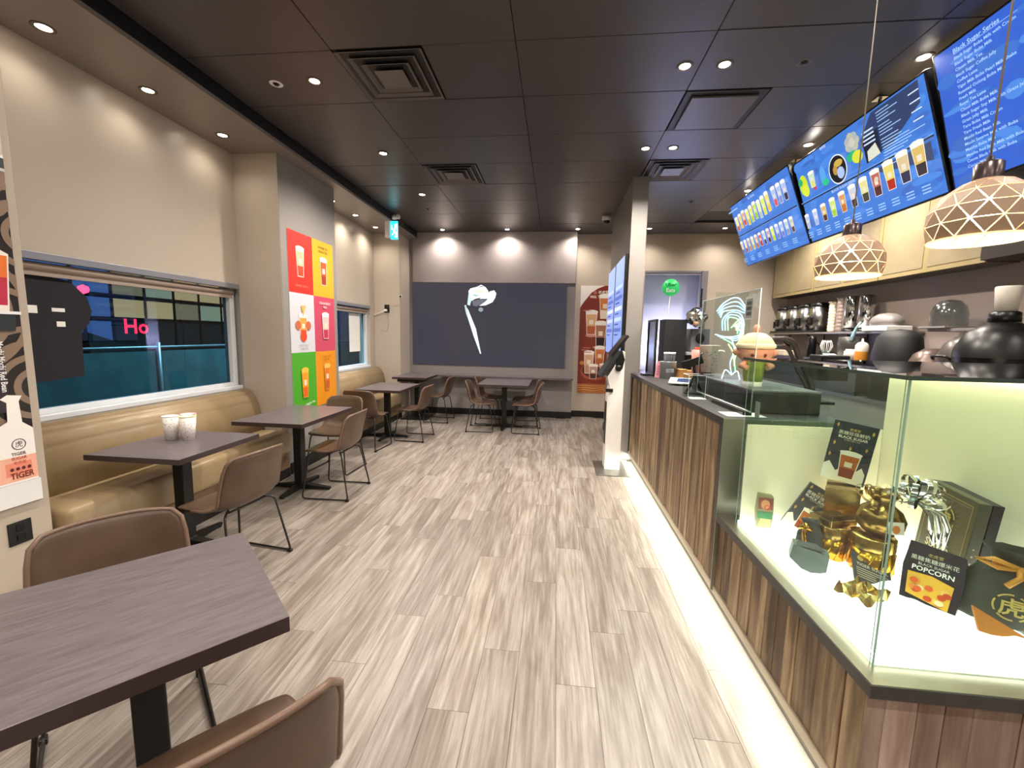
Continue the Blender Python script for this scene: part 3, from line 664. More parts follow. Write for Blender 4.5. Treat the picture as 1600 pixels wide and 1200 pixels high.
chair(-2.43, 4.37, -93, 'brown shell chair facing the viewer beside the drinks poster', G)
chair(-2.50, 5.33, 84, 'brown shell chair seen from behind at the near end of the third table', G)
chair(-2.05, 5.90, 178, 'brown shell chair on the aisle side of the third table before the far window', G)
chair(-2.05, 7.22, 180, 'brown shell chair at the corner wall ledge in the back left', G)
chair(-1.17, 6.66, 2, 'near left brown shell chair at the table in front of the screen', G)
chair(-1.13, 7.27, 0, 'far left brown shell chair at the table in front of the screen', G)
chair(-.44, 6.66, 179, 'near right brown shell chair at the table in front of the screen', G)
chair(-.50, 7.24, 181, 'far right brown shell chair at the table in front of the screen', G)
chair(-1.54, 1.25, -40, 'nearest left brown shell chair tucked behind the big foreground table', G)
chair(-.765, .80, 139, 'nearest brown shell chair at the bottom edge of the picture', G)
def table(x, y, w, d, deg, label, h=.75, tt=.036, base='cross', bx=0, by=0):
    t = thing('cafe_table', label, 'table', (x,y,0), math.radians(deg), 'dark wood cafe tables')
    b = nb(); vs = box(b, -w/2, w/2, -d/2, d/2, h-tt, h, .002)
    for f in b.faces: f.material_index = 0 if f.normal.z > .9 or f.calc_center_median().z > h-.0005 else 1
    obj('tabletop', b, [tabletop_m, tableedge_m], t)
    b = nb(); box(b, bx-.04, bx+.04, by-.04, by+.04, .03, h-tt-.008, .006); obj('column', b, blackmetal, t)
    b = nb(); box(b, bx-.15, bx+.15, by-.15, by+.15, h-tt-.01, h-tt-.0005, .002); obj('mounting_plate', b, blackmetal, t)
    if base == 'cross':
        for k in range(4):
            a = k*PI/2+PI/4*0; b = nb()
            v = prism(b, [(.03,-.034),(.29,-.022),(.31,-.012),(.31,.012),(.29,.022),(.03,.034)], .012, .03, 2)
            for q in v:
                if q.co.z > .02: q.co.z = .055 if q.co.x < .1 else .028
            lathe(b, [(0,0),(.018,0),(.018,.012),(0,.012)], 10, (.285,0,0))
            bmesh.ops.transform(b, matrix=Matrix.Translation((bx,by,0)) @ Matrix.Rotation(a, 4, 'Z'), verts=b.verts); obj('foot', b, blackmetal, t)
        b = nb(); box(b, bx-.045, bx+.045, by-.045, by+.045, .012, .058, .004); obj('hub', b, blackmetal, t)
    else:
        b = nb(); box(b, bx-.24, bx+.24, by-.24, by+.24, 0, .015, .003); obj('base_plate', b, blackmetal, t)
    return t
TW = (-.668, -.744); TN = (-.766, .643)
LEN = .74
cx = -.715+TW[0]*LEN/2+TN[0]*.33; cy = 1.033+TW[1]*LEN/2+TN[1]*.33
table(cx, cy, LEN, .66, math.degrees(math.atan2(-TW[1], -TW[0])), 'largest foreground dark wood table, set at an angle, bottom left', tt=.046, bx=.06)
table(-2.60, 2.61, .66, .70, 0, 'dark wood table carrying three speckled cups', tt=.036)
table(-2.475, 3.77, .66, .90, 0, 'dark wood table in front of the six-colour drinks poster')
table(-2.465, 6.0, .66, .90, 0, 'dark wood table in front of the far window bench', by=-.08)
table(-.83, 7.11, .84, .98, 0, 'dark wood table under the big screen with four chairs', by=-.2)
t = table(-2.51, 7.4, .62, .84, 0, 'dark wood corner table joined to the back wall ledge', h=.785, base='plate')
b = nb(); box(b, -2.195, .335, 7.62, 7.878, .75, .785, .002)
tag(obj('wall_ledge', b, [tabletop_m]), 'long dark wood ledge running along the wall below the screen', 'ledge')
b = nb(); prism(b, [(-2.3,7.05),(-2.75,7.05),(-2.75,7.35),(-2.3,7.35)], .70, .748, 2); o = obj('support_box', b, blackm, t, (2.51,-7.4,0))
# banquettes
def bench(y0, y1, label):
    t = thing('banquette', label, 'bench', (0, y0, 0)); L_ = y1-y0
    b = nb(); box(b, XL+.02, -2.75, .03, L_-.03, .26, .50, .045, seg=4)
    for f in b.faces: f.smooth = True
    obj('seat_cushion', b, tan, t)
    b = nb(); v = prism(b, [(XL+.01,.47),(-3.06,.47),(-3.13,.80),(-3.17,.885),(-3.22,.925),(XL+.01,.925)], .01, L_-.01, 1)
    es = [e for e in b.edges if len(e.link_faces) == 2]
    bmesh.ops.bevel(b, geom=es, offset=.02, segments=3, affect='EDGES')
    for f in b.faces: f.smooth = True
    obj('backrest', b, tan, t)
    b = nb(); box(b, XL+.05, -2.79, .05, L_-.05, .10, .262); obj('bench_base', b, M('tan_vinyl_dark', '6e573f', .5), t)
    b = nb(); box(b, XL+.05, -2.785, .04, L_-.04, 0, .10); obj('kickboard', b, basem, t)
    k = int(L_/.7)
    return t
bench(1.995, 4.115, 'tan vinyl bench under the large window'); bench(5.205, 7.395, 'tan vinyl bench under the far window')
# speckled cups
r = random.Random(2)
def cup_paper(x, y, z, label, rim, rr=.05, h=.17, body=None, group=None):
    t = thing('paper_cup', label, 'cup', (x,y,z), r.uniform(0,6), group)
    b = nb(); lathe(b, [(0,.004),(rr*.74,.004),(rr*.74,0),(rr*.76,0),(rr,h),(rr*.96,h),(rr*.72,.008),(0,.008)], 28); obj('cup', b, body or M('white_paper_cup', 'f0ebe6', .5), t)
    b = nb()
    for i in range(70):
        a = r.uniform(0, 2*PI); zz = r.uniform(.01, h-.012); q = rr*(.76+.24*zz/h)+.0006; s = .003
        th = s/q; d = r.uniform(-1,1)*.002
        vs = [b.verts.new((q*math.cos(a+e*th), q*math.sin(a+e*th), zz+f_*.0022+e*d)) for e, f_ in ((-1,-.6),(1,-.6),(1,.6),(-1,.6))]; b.faces.new(vs)
    o = obj('speckle', b, M('purple_ink', '5a4a6a', .5), t); o['kind'] = 'stuff'
    b = nb(); tube(b, [(rr*math.cos(k*PI/12), rr*math.sin(k*PI/12), h) for k in range(24)], .0025, 6, closed=True); obj('rim', b, rim, t)
    return t
cup_paper(-2.755, 2.70, .75, 'speckled paper cup, left front of the three on the bench table', whitepl)
cup_paper(-2.70, 2.79, .75, 'speckled paper cup with pink tint, rear one of the three', M('pink_rim', 'e8b8c8', .5), body=M('pinkish_cup', 'efd6dc', .5))
cup_paper(-2.635, 2.715, .75, 'speckled paper cup with yellow-green rim, right front of three', M('lime_rim', 'c8d860', .5))

# ============================================================ SCREEN, POSTERS
t = thing('wall_screen', 'huge dark video screen on the back wall showing a white rose', 'screen', (-2.755, 7.899, .955))
b = nb(); box(b, 0, 2.93, -.022, 0, 0, 1.545, .004); obj('screen_panel', b, M('screen_glass', '15151a', .22, emit='464450', es=.36), t)
p = Print(); w = 'dff2f0'
p.stroke([(1.03,1.14),(1.06,1.0),(1.12,.84)], .035, 'a8c0bc'); p.poly([(1.02,1.13),(1.07,1.0),(1.2,.72),(1.33,.36),(1.345,.36),(1.30,.62),(1.17,.92),(1.06,1.15)], 'cfe6e4') if False else None
p.poly([(1.055,1.10),(1.09,1.05),(1.24,.70),(1.345,.23),(1.325,.23),(1.20,.55),(1.10,.85)], 'd5e6ea')
p.poly([(1.09,1.42-.02),(1.13,1.45),(1.25,1.50-.02),(1.33,1.52),(1.42,1.47),(1.47,1.40),(1.45,1.34),(1.36,1.29),(1.22,1.26),(1.15,1.22),(1.10,1.30)], 'eafaf2')
p.poly([(1.10,1.40),(1.08,1.25),(1.07,1.15),(1.12,1.13),(1.15,1.25)], 'b8d4cc'); p.poly([(1.36,1.30),(1.50,1.40),(1.58,1.42),(1.62,1.36),(1.60,1.28),(1.55,1.2),(1.42,1.14),(1.30,1.13),(1.40,1.2),(1.46,1.26),(1.30,1.26)], 'd4e8e4')
p.poly([(1.2,1.40),(1.3,1.45),(1.40,1.43),(1.36,1.38),(1.24,1.36)], 'c8d8b8'); p.poly([(1.26,1.47),(1.34,1.50),(1.40,1.47),(1.35,1.48)], '4f6464'); p.poly([(1.14,1.33),(1.24,1.30),(1.30,1.33),(1.2,1.34)], '88aca8')
p.poly([(1.16,1.22),(1.3,1.25),(1.43,1.24),(1.36,1.17),(1.25,1.12),(1.18,1.13)], '5a5c66'); p.ell(1.33,1.06,.045,.04,'7c8c90')
p.obj('rose_image', attr_mat('rose_light', emit=.75, base=0), t, (0,-.0225,0), (1,0,0), (0,0,1))

t = thing('drinks_poster', 'poster of six coloured squares with bubble tea drinks on the grey column', 'poster', (XC+.0015, 4.22, .66))
b = nb(); box(b, 0, .002, 0, .90, 0, 1.95); obj('sheet', b, M('white_paper'), t)
p = Print(); H = .65
def sq(i, j, col): p.rect(i*.45, j*H, (i+1)*.45, (j+1)*H, col)
sq(0,2,'cc3226'); sq(1,2,'d8a828'); sq(0,1,'cfcfd6'); sq(1,1,'c44a62'); sq(0,0,'4ca228'); sq(1,0,'dd8d1c')
p.cup(.215, 1.48, .15, .30, 'd8b08a', 'c9482c'); p.text('MANGO GREEN', .225, 1.37, .022, 'f09080', 'c')
p.text('LYCHEE TEA', .675, 1.86, .026, '3a2c10', 'c'); p.text('BLACK TEA', .675, 1.815, .026, '3a2c10', 'c'); p.cup(.675, 1.44, .15, .30, 'd8582a', '9c3a18')
p.cup(.225, .80, .15, .26, 'f0a048', 'd84a20'); p.ell(.13,.95,.05,.05,'c86a48'); p.ell(.32,.95,.05,.05,'c86a48'); p.ell(.225,.83,.06,.06,'d84a24')
for i in range(8): p.poly([(.22,1.05),(.19+i*.012,1.16+.01*(i%3)),(.20+i*.012,1.17)], 'e0b040')
p.text('PASSION FRUIT', .225, .72, .02, '8a8a90', 'c'); p.text('GREEN TEA', .225, .68, .02, '8a8a90', 'c')
p.text('STRAWBERRY', .675, 1.21, .028, 'f4d8dc', 'c', bold=True); p.text('MILK', .675, 1.165, .028, 'f4d8dc', 'c', bold=True); p.cup(.675, .80, .15, .29, 'e8c0b8', 'c23850')
p.cup(.215, .14, .13, .31, 'ee9a28', 'e0641c', 'e8c040'); p.text('PASSION GREEN TEA', .225, .04, .026, 'f4f8ec', 'c', rot=.12)
p.text('MANGO GREEN', .675, .575, .02, '9a6410', 'c'); p.text('MILK TEA', .675, .535, .02, '9a6410', 'c'); p.cup(.675, .18, .13, .29, 'd87a20', 'c05a14', 'e8b860')
p.obj('poster_print', PRINT, t, (.002,0,0), (0,1,0), (0,0,1))

t = thing('milk_tea_poster', 'tall brown poster of milk tea cups right of the screen', 'poster', (.435, 8.098, .47))
b = nb(); box(b, 0, .60, -.004, 0, 0, 2.03); obj('sheet', b, M('white_paper'), t)
p = Print(); p.rect(0,0,.60,2.03,'7c2c1a'); p.poly([(0,1.62),(.06,1.72),(.2,1.9),(.32,1.98),(.45,2.03),(0,2.03)], 'e8e2dc'); p.rect(0,.0,.6,.18,'b06a34')
for i in range(7): p.stroke([(.0,.03+i*.022),(.15,.05+i*.02),(.3,.02+i*.024),(.45,.06+i*.018),(.6,.03+i*.022)], .008, 'e0a868' if i%2 else '8c4a20')
p.ell(.32,.42,.27,.17,'a8502c',28); p.ell(.32,.44,.24,.14,'5e1f14',28); p.ell(.08,.58,.05,.04,'c87a3c'); p.ell(.45,1.3,.2,.3,'8a3a22')
p.ring(.27,1.90,.018,.006,'f0c8b0'); p.text('老虎堂', .42, 1.885, .045, 'f4e4d8', 'c', bold=True); p.text('Milk Tea Series', .40, 1.80, .05, 'f4d8c8', 'c', bold=True)
p.ell(.22,1.10,.10,.03,'c88878'); p.cup(.22, 1.12, .22, .42, 'd8a878', 'b0582c'); p.cup(.46, 1.42, .22, .42, 'c87838', 'e8dcc8')
p.ell(.38,.88,.12,.03,'c88878'); p.cup(.40, .90, .22, .44, 'a8745c', '2c1414'); p.cup(.55, 1.0, .12, .5, 'd8b090', '8a4a34')
p.cup(.20, .38, .19, .40, 'd0a888', 'b88a6c'); p.cup(.40, .52, .19, .36, 'd07a3c', 'b8602c'); p.cup(.29, .28, .17, .26, 'b89088', '4c2420'); p.cup(.48, .34, .15, .22, 'c8a8a0', '8c5048')
for (x_,y_) in ((.06,1.56),(.08,.86),(.05,.82),(.1,.78)): p.rect(x_, y_, x_+.14, y_+.014, 'c88070')
p.obj('poster_print', PRINT, t, (0,-.004,0), (1,0,0), (0,0,1))

# near pillar poster
t = thing('pillar_poster', 'cropped bubble tea poster with zebra swirls on the near left pillar', 'poster', (XC+.0015, 1.25, .60))
b = nb(); box(b, 0, .002, 0, .70, 0, 2.15); obj('sheet', b, M('white_paper'), t)
p = Print(); p.rect(0,.0,.70,2.15,'221a18'); 
for i in range(8):
    pass
for cx_, cy_ in ((.74, .62), (.42, 1.02), (.76, 1.42), (.46, 1.75)):
    for q in range(4): p.ring(cx_, cy_, .07+q*.075, .032, '8a7462', 26, *((PI*.5, PI*1.5) if cx_ > .6 else (-PI*.5, PI*.5)))
p.v = [(min(max(a, 0), .699), min(max(b_, 0), 2.149), c) for a, b_, c in p.v]
for i in range(0):
    pass
p.rect(0,1.77,.70,2.15,'c8bfb4')
p.rect(0,1.72,.70,1.80,'3a4244'); p.rect(0,1.785,.70,1.80,'e8e8ea'); p.rect(0,1.72,.70,1.735,'c0c0c4')
p.poly([(.40,1.02),(.655,1.02),(.675,1.31),(.56,1.37),(.40,1.36)], 'f4ece4'); p.poly([(.42,1.05),(.65,1.05),(.66,1.19),(.42,1.19)], 'c2304a'); p.poly([(.42,1.19),(.66,1.19),(.668,1.30),(.42,1.30)], 'e87830'); p.rect(.45,1.24,.6,1.30,'f0b060')
p.rect(.0,1.005,.70,1.02,'f0f0f2'); p.poly([(.4,.92),(.67,.92),(.675,1.005),(.4,1.005)],'2a3234'); p.rect(.0,.90,.1,.92,'e0e0e0')
p.rect(0,.50,.56,.88,'d8d8a0'); 
for i in range(5): p.ell(.53,.84-i*.07,.02,.022,'2c2418',10)
p.poly([(.555,.5),(.615,.5),(.60,.88),(.55,.88)],'30222c'); p.text('Mochi Mochi Red Bean', .585, .865, .026, 'f4f4f4', 'l', rot=-PI/2, sx=.75, bold=True)
p.poly([(.48,.12),(.50,.40),(.59,.45),(.595,.55),(.57,.57),(.6,.59),(.66,.58),(.645,.55),(.65,.44),(.693,.40),(.693,.12)], 'f6f2ee')
p.rect(.52,.13,.693,.26,'f0b49c'); p.rect(.56,.16,.67,.23,'ea9078')
p.ring(.625,.325,.026,.004,'3a3432'); p.text('虎', .625, .312, .026, '3a3432', 'c', sx=.9); p.text('TIGER', .62, .268, .016, '5a3a34', 'c', bold=True); p.text('SUGAR', .62, .245, .014, 'b84a34', 'c', bold=True); p.text('老虎堂', .62, .222, .013, 'b84a34', 'c')
for i in range(4): p.ell(.585+i*.024,.196,.008,.009,'5a2018',12)
p.text('TIGER', .575, .145, .032, '7a2a24', 'l', bold=True, sx=.8); p.rect(0,.0,.70,.12,'e6e6e6')
p.obj('poster_print', PRINT, t, (.002,0,0), (0,1,0), (0,0,1))
t = thing('wall_outlet', 'black wall outlet below the poster on the near pillar', 'outlet', (XC, 1.845, .45))
b = nb(); box(b, 0, .006, -.05, .05, -.062, .062, .002); obj('cover_plate', b, blackpl, t)
for s in (-1, 1): boxobj('socket', .006, .009, -.018, .018, s*.026-.016, s*.026+.016, M('black_gloss', '0a0a0b', .15), t, .002)

# pillar menu screens
for k, (ya, yb) in enumerate(((5.34, 6.12), (6.16, 6.94))):
    t = thing('pillar_screen', ('nearer' if k == 0 else 'farther')+' bluish upright screen on the left side of the grey pillar', 'screen', (.848, 0, 0))
    b = nb(); box(b, -.04, 0, ya, yb, 1.30, 2.57, .004); obj('bezel', b, blackpl, t)
    p = Print(); w, h = yb-ya-.03, 1.23; p.rect(0,0,w,h,'8fa6e8'); p.rect(0,h*.75,w,h,'a8c0f0'); 
    for i in range(5): p.rect(.05,h*.7-i*.14,w*.9,h*.7-i*.14+.05,('c8d8f8','5a74c8','dce6fa')[i%3]); p.rect(.1,h*.66-i*.14,w*.6,h*.66-i*.14+.02,'3a52a8')
    p.obj('picture', SCREEN, t, (-.041, yb-.015, 1.32), (0,-1,0), (0,0,1))

# ============================================================ MENU BOARDS
def menu(name, label, Y0, Y1, zt, zb, xb, xt, paint):
    t = thing(name, label, 'menu board', (0,0,0))
    Wd = Y0-Y1; v = Vector((xt-xb, 0, zt-zb)); Hh = v.length; v.normalize(); u = Vector((0,-1,0)); n_ = u.cross(v)
    mt = Matrix(((u.x,v.x,n_.x,xb),(u.y,v.y,n_.y,Y0),(u.z,v.z,n_.z,zb),(0,0,0,1)))
    b = nb(); box(b, 0, Wd, 0, Hh, -.045, 0, .004, mat=None); bmesh.ops.transform(b, matrix=mt, verts=b.verts); obj('screen_body', b, blackpl, t)
    p = Print(); paint(p, Wd-.03, Hh-.03); p.obj('screen_picture', SCREEN, t, mt @ Vector((.015,.015,.0008)), u, v)
    return t
def bg(p, w, h, c='3f78cf', seed=1):
    p.rect(0,0,w,h,c); r = random.Random(seed)
    for i in range(60):
        x_, y_ = r.uniform(0,w), r.uniform(0,h); a, b_ = r.uniform(.03,.14), r.uniform(.01,.05)
        x_ = min(max(x_,a),w-a); y_ = min(max(y_,b_),h-b_); p.ell(x_, y_, a, b_, r.choice(('3a70c8','4680d6','4a86dc','3c68bc')), 10)
def m1(p, w, h):
    bg(p, w, h, '3f78cf', 3); p.rect(0,h*.49,w,h*.505,'10141e'); p.rect(0,h*.485,w,h*.488,'8ab0e8')
    for i in range(9): p.cup(.10+i*w*.075, h*.58+(i%3)*.01, .085, .17+.005*i, ('e8d890','d8c868','e0a080','e8e060','d8e058','c8d860','e0e8a0','d8e850','e8d868')[i], ('c85030','d8b040','d8402c','c8c020','b8c830','98c040','a8b8c0','d0d830','e8c040')[i])
    for i in range(3): p.cup(w*.78+i*w*.075, h*.62, .085, .2, 'a8bce8', ('d85060','7890c8','303040')[i])
    for i in range(13): p.cup(.08+i*w*.072, h*.20, .07, .155, ('d0c8c0','d8d0c0','c8b090','e0d8a0','d8b080','d06050','b8c8d8','c8a0a0','d8e840','b0b8e8','a8b8e8','b8c8d8','c8c0b0')[i], ('4060a8','a04040','c08040','c8b040','b06030','c02828','304060','502028','b8d020','7080c8','6878c8','8090b0','604030')[i])
    for i in range(7):
        for j in range(3): p.rect(.05+i*w*.14,h*.06+j*.022,.05+i*w*.14+.09,h*.06+j*.022+.008,'9cc4f4')
    p.rect(.03,h*.9,.3,h*.92,'9cc4f4'); p.text('Tea Series', w*.42, h*.92, .03, 'd8e8fc')
def m2(p, w, h):
    bg(p, w, h, '3f78cf', 5); p.poly([(w*.62,h*.58),(w*.78,h*.60),(w*.97,h*.80),(w*.98,h*.98),(w*.70,h*.98),(w*.6,h*.8)], '2c3c64'); p.poly([(w*.7,h*.40),(w*.98,h*.30),(w*.98,h*.46),(w*.6,h*.46)], '25345c')
    p.rect(0,h*.485,w,h*.50,'10141e'); p.rect(0,h*.50,w,h*.51,'6aa0e8')
    p.ell(.10,h*.70,.065,.10,'c8d828'); p.ell(.12,h*.63,.05,.06,'d8e040'); p.ell(.06,h*.75,.035,.035,'2ca868'); p.cup(.24,h*.62,.09,.14,'b8d8c0','d8d880'); p.ell(.26,h*.60,.02,.015,'d83040'); p.ell(.40,h*.68,.04,.09,'58a0e0'); p.ell(.42,h*.60,.045,.03,'28c088')
    p.ell(.60,h*.66,.115,.125,'e8ecf4',28); p.ell(.60,h*.66,.105,.115,'14141c',28); p.ell(.62,h*.72,.055,.03,'c8a84c'); p.ell(.57,h*.66,.03,.04,'b89040'); p.ell(.63,h*.61,.045,.05,'a8c0e8')
    for k in range(7): a = k*2*PI/7; p.ell(.82+.05*math.cos(a),h*.83+.05*math.sin(a),.035,.035,('b8b8a8','a8b0b0')[k%2],12)
    p.ell(.82,h*.83,.035,.035,'c8c4b4',12); p.ell(.80,h*.70,.07,.04,'28b078'); p.ell(.85,h*.67,.06,.05,'d8d840'); p.poly([(.93,h*.55),(1.09,h*.58),(1.09,h*.82),(.93,h*.78)], '141a30'); p.poly([(.95,h*.56),(1.08,h*.58),(1.05,h*.70),(.96,h*.66)], 'd8d8c8')
    for k in range(4): p.rect(.94,h*.72+k*.03,1.06,h*.72+k*.03+.012,'c8dcf8')
    rr_ = random.Random(8)
    for k in range(17): p.rect(w*.735,h*.94-k*.022-(k//4)*.012,w*.735+rr_.uniform(.1,.2),h*.947-k*.022-(k//4)*.012,'a8ccf8')
    for k in range(5): p.rect(w*.745,h*.555+k*.02,w*.745+rr_.uniform(.15,.38),h*.562+k*.02,'a8ccf8')
    for k in range(4): p.rect(w*.93,h*.90-k*.06,w*.985,h*.91-k*.06,'d8e8fc')
    p.text('老虎堂', w*.3, h*.955, .02, 'e8f0ff'); p.text('BLACK SUGAR SERIES', w*.42, h*.445, .022, 'd8e8fc', 'c')
    cols = [('b0c0e0','a8b8e0'),('b8c8e8','a0b0e0'),('d8b068','503020'),('c8e070','a0c840'),('d89860','c07030'),('c8c8d8','403040'),('e0d890','404030'),('b86858','502828'),('e0d068','b02818'),('d8c090','30304c'),('d8b868','382c34')]
    for i, (a, c) in enumerate(cols):
        s_ = .7+.045*i; p.cup(.06+i*w*.09, h*(.17+.004*i), .095*s_, .19*s_, a, c)
        for j in range(3): p.rect(.03+i*w*.09,h*.05+j*.022,.03+i*w*.09+.07,h*.05+j*.022+.009,'9cc4f4')
    p.ell(w*.68,h*.36,.02,.02,'d8c8b0')
def m3(p, w, h):
    bg(p, w, h, '2f5fc8', 9)
    c = 'a8ccff'
    items = ['Black Sugar Boba Milk with Cream','Black Sugar Boba Milk','Classic Milk Tea','Black Sugar Coffee Jelly','Coffee Latte','Tiger Milk Boba Pearl Milk Shake','Roasted Oolong Boba Milk','Fresh Milk','Royal Tea Latte','Cloud Milk Boba Milk','Black Sugar Soy Milk with Grass Jelly','Grass Jelly Milk','Taro Boba Milk Cream','Taro Fresh Milk','Mochi Red Bean Milk','Mochi Sesame Milk with Boba','Matcha Boba Milk','Matcha Red Bean Milk with Boba','Cocoa Black Milk with Boba','Cocoa Milk Tea']
    p.text('Black Sugar Series', .14, h*.93, .026, c, bold=True); p.rect(.14,h*.922,.50,h*.925,c)
    for i, s in enumerate(items):
        y_ = h*.885-i*h*.041; p.text(s, .14, y_, .0175, c, bold=True); p.text('5.%d5' % (i*3 % 9), w*.50, y_, .0175, c, bold=True); p.text('6.%d5' % (i*7 % 9), w*.57, y_, .0175, c, bold=True)
        p.text(items[(i*7+3) % 20], w*.66, y_, .0165, c, bold=True)
    p.text('Med.', w*.50, h*.93, .02, c, bold=True); p.text('Large', w*.57, h*.93, .02, c, bold=True); p.text('Tiger Fruit Tea', w*.66, h*.93, .026, c, bold=True)
XB, ZB_ = 2.6, 2.55
menu('menu_screen', 'far menu screen with two rows of coloured drinks', 6.22, 4.775, 3.345, 2.553, 2.6, 2.30, m1)
menu('menu_screen', 'middle menu screen with round emblem, flower and cup row', 4.755, 3.215, 3.33, 2.553, 2.6, 2.345, m2)
menu('menu_screen', 'near menu screen with only blue text price lists', 3.195, 1.66, 3.39, 2.556, 2.6, 2.36, m3)
for k, (x, y) in enumerate(((2.40, 4.9), (2.40, 3.75), (2.42, 5.9), (2.46, 2.4))):
    b = nb(); tube(b, [(x+.04, y, 3.15), (x+.04, y, CZ)], .012, 8); box(b, x, x+.08, y-.04, y+.04, CZ-.006, CZ-.0005, .001)
    tag(obj('hanger_rod', b, chrome), 'short chrome rod over the ' + ('left end of the middle', 'right half of the middle', 'far', 'near')[k] + ' menu screen', 'bracket', 'menu screen hanger rods')

# ============================================================ CEILING FITTINGS
def vent(x0, y0, label, flat=False, tone=None):
    t = thing('air_vent', label, 'vent', (x0+.3125, y0+TY/2, CZ))
    m = tone or M('dark_vent_metal', '6a6460', .35, .2); s0 = .305
    if flat:
        b = nb(); box(b, -s0, s0, -s0, s0, -.004, .028, .002)
        obj('vent_frame', b, M('vent_black', '1d1b1a', .5), t); b = nb(); box(b, -.25, .25, -.25, .25, -.022, -.006, .004); obj('vent_plate', b, M('grey_vent_plate', '544e4a', .4), t)
        return t
    b = nb(); box(b, -s0, s0, -s0, s0, .006, .02); obj('vent_throat', b, M('vent_black'), t)
    for k in range(4):
        s1 = .305-k*.066; s2 = s1-.05; zt = -.002-.003*k; b = nb()
        A = [b.verts.new((a*s1, c*s1, zt-.004)) for a, c in ((-1,-1),(1,-1),(1,1),(-1,1))]; B_ = [b.verts.new((a*s2, c*s2, zt+.03)) for a, c in ((-1,-1),(1,-1),(1,1),(-1,1))]
        A2 = [b.verts.new((a*(s1-.006), c*(s1-.006), zt-.004)) for a, c in ((-1,-1),(1,-1),(1,1),(-1,1))]
        if k == 3: b.faces.new(B_); 
        for q in range(4): b.faces.new((A[q], A[(q+1)%4], B_[(q+1)%4], B_[q])); b.faces.new((A[q], A[(q+1)%4], A2[(q+1)%4], A2[q]))
        if k == 3:
            for v in B_: v.co.z = zt
        o = obj('vent_cone', b, m, t); md = o.modifiers.new('s', 'SOLIDIFY'); md.thickness = .003
    return t
vent(-1.57, 2.91, 'nearest and largest looking square air vent on the left')
vent(-1.57, 4.815, 'second square air vent, farther down the left side')
vent(.93, 3.545, 'flat square ceiling panel with dark surround above the counter', True)
vent(.93, 4.815, 'square air vent beside the top of the grey pillar')
def sprinkler(x, y, z, label, white):
    t = thing('sprinkler', label, 'sprinkler', (x,y,z))
    b = nb(); lathe(b, [(.022,.002),(.03,-.003),(.048,-.001),(.05,.002)], 24); obj('escutcheon', b, white, t)
    b = nb(); lathe(b, [(0,-.012),(.016,-.01),(.02,.001)], 14); obj('head', b, M('dark_bronze', '2c2420', .4, .6), t)
sprinkler(-2.20, 3.245, CZ, 'white-ringed sprinkler head beside the left air vent row', whitepl); sprinkler(1.617, 3.257, CZ, 'dark ringed sprinkler head near the menu screens', M('dark_bronze_ring'))
sprinkler(-2.0, 6.45, CZ, 'small dark sprinkler head near the exit sign', M('dark_bronze_ring')); sprinkler(1.8, 6.25, CZ, 'dark sprinkler head between pillar and menu screens', M('dark_bronze_ring'))
t = thing('dome_camera', 'white dome security camera on the ceiling before the pillar', 'camera', (.73, 6.93, CZ))
b = nb(); lathe(b, [(0,0),(.07,0),(.07,-.05),(.055,-.07)], 24); obj('housing', b, whitepl, t); b = nb(); lathe(b, [(.052,-.068),(.045,-.095),(.02,-.112),(0,-.115)], 20); obj('dome', b, M('smoked_dome', '15151a', .08), t)
t = thing('exit_sign', 'white emergency exit sign box with teal running man at the soffit', 'exit sign', (-2.70, 6.62, 3.05))
b = nb(); box(b, -.05, .0, -.02, .0, .0, .38); b.free()
boxobj('sign_housing', -.045, .035, -.03, .06, .0, .36, whitepl, t, .006)
boxobj('sign_plate', .04, .16, .0, .02, -.03, .25, whitepl, t, .003)
p = Print(); p.rect(0,0,.12,.28,'20b8c8'); p.ell(.075,.215,.014,.018,'f0ffff'); p.stroke([(.075,.195),(.06,.13),(.085,.08),(.075,.03)], .018, 'f0ffff'); p.stroke([(.06,.13),(.035,.08),(.02,.07)], .016, 'f0ffff'); p.stroke([(.07,.18),(.045,.16),(.035,.13)], .01, 'f0ffff'); p.stroke([(.02,.22),(.02,.15)], .012, 'f0ffff'); p.rect(.095,.03,.112,.24,'f0ffff')
p.obj('pictogram', SIGN, t, (.04,-.0008,-.03), (1,0,0), (0,0,1))
b = nb()
for (ax, ay) in ((.10,.0),(.17,-.03)): lathe(b, [(0,-.035),(.035,-.03),(.038,.01),(.02,.035),(0,.04)], 16, (ax, ay, .31))
obj('lamp_head', b, whitepl, t)
t = thing('wall_camera', 'tiny white camera on the edge of the far column', 'camera', (-2.80, 7.43, 2.20))
b = nb(); box(b, -.02,.01,-.03,.0,-.03,.03,.006); obj('camera_body', b, whitepl, t); b = nb(); lathe(b, [(0,0),(.016,.002),(.018,.012),(0,.012)], 14, (0,-.0,0)); bmesh.ops.transform(b, matrix=Matrix.Translation((-.003,-.031,0)) @ Matrix.Rotation(PI/2, 4, 'X'), verts=b.verts); obj('lens', b, blackpl, t)
t = thing('cable_outlet', 'black outlet with plugged white adapter and cable on the far column', 'outlet', (-3.06, 7.399, 1.98))
boxobj('plate', -.045,.045,-.012,0,-.07,.07, blackpl, t, .003); boxobj('plug', -.03,.01,-.05,-.012,-.05,-.01, whitepl, t, .004)
b = nb(); tube(b, round_path([(-.02,-.05,-.03),(-.1,-.04,-.07),(-.2,-.02,-.11),(-.235,-.01,-.13)], .05), .008, 8); obj('white_cord', b, whitepl, t)
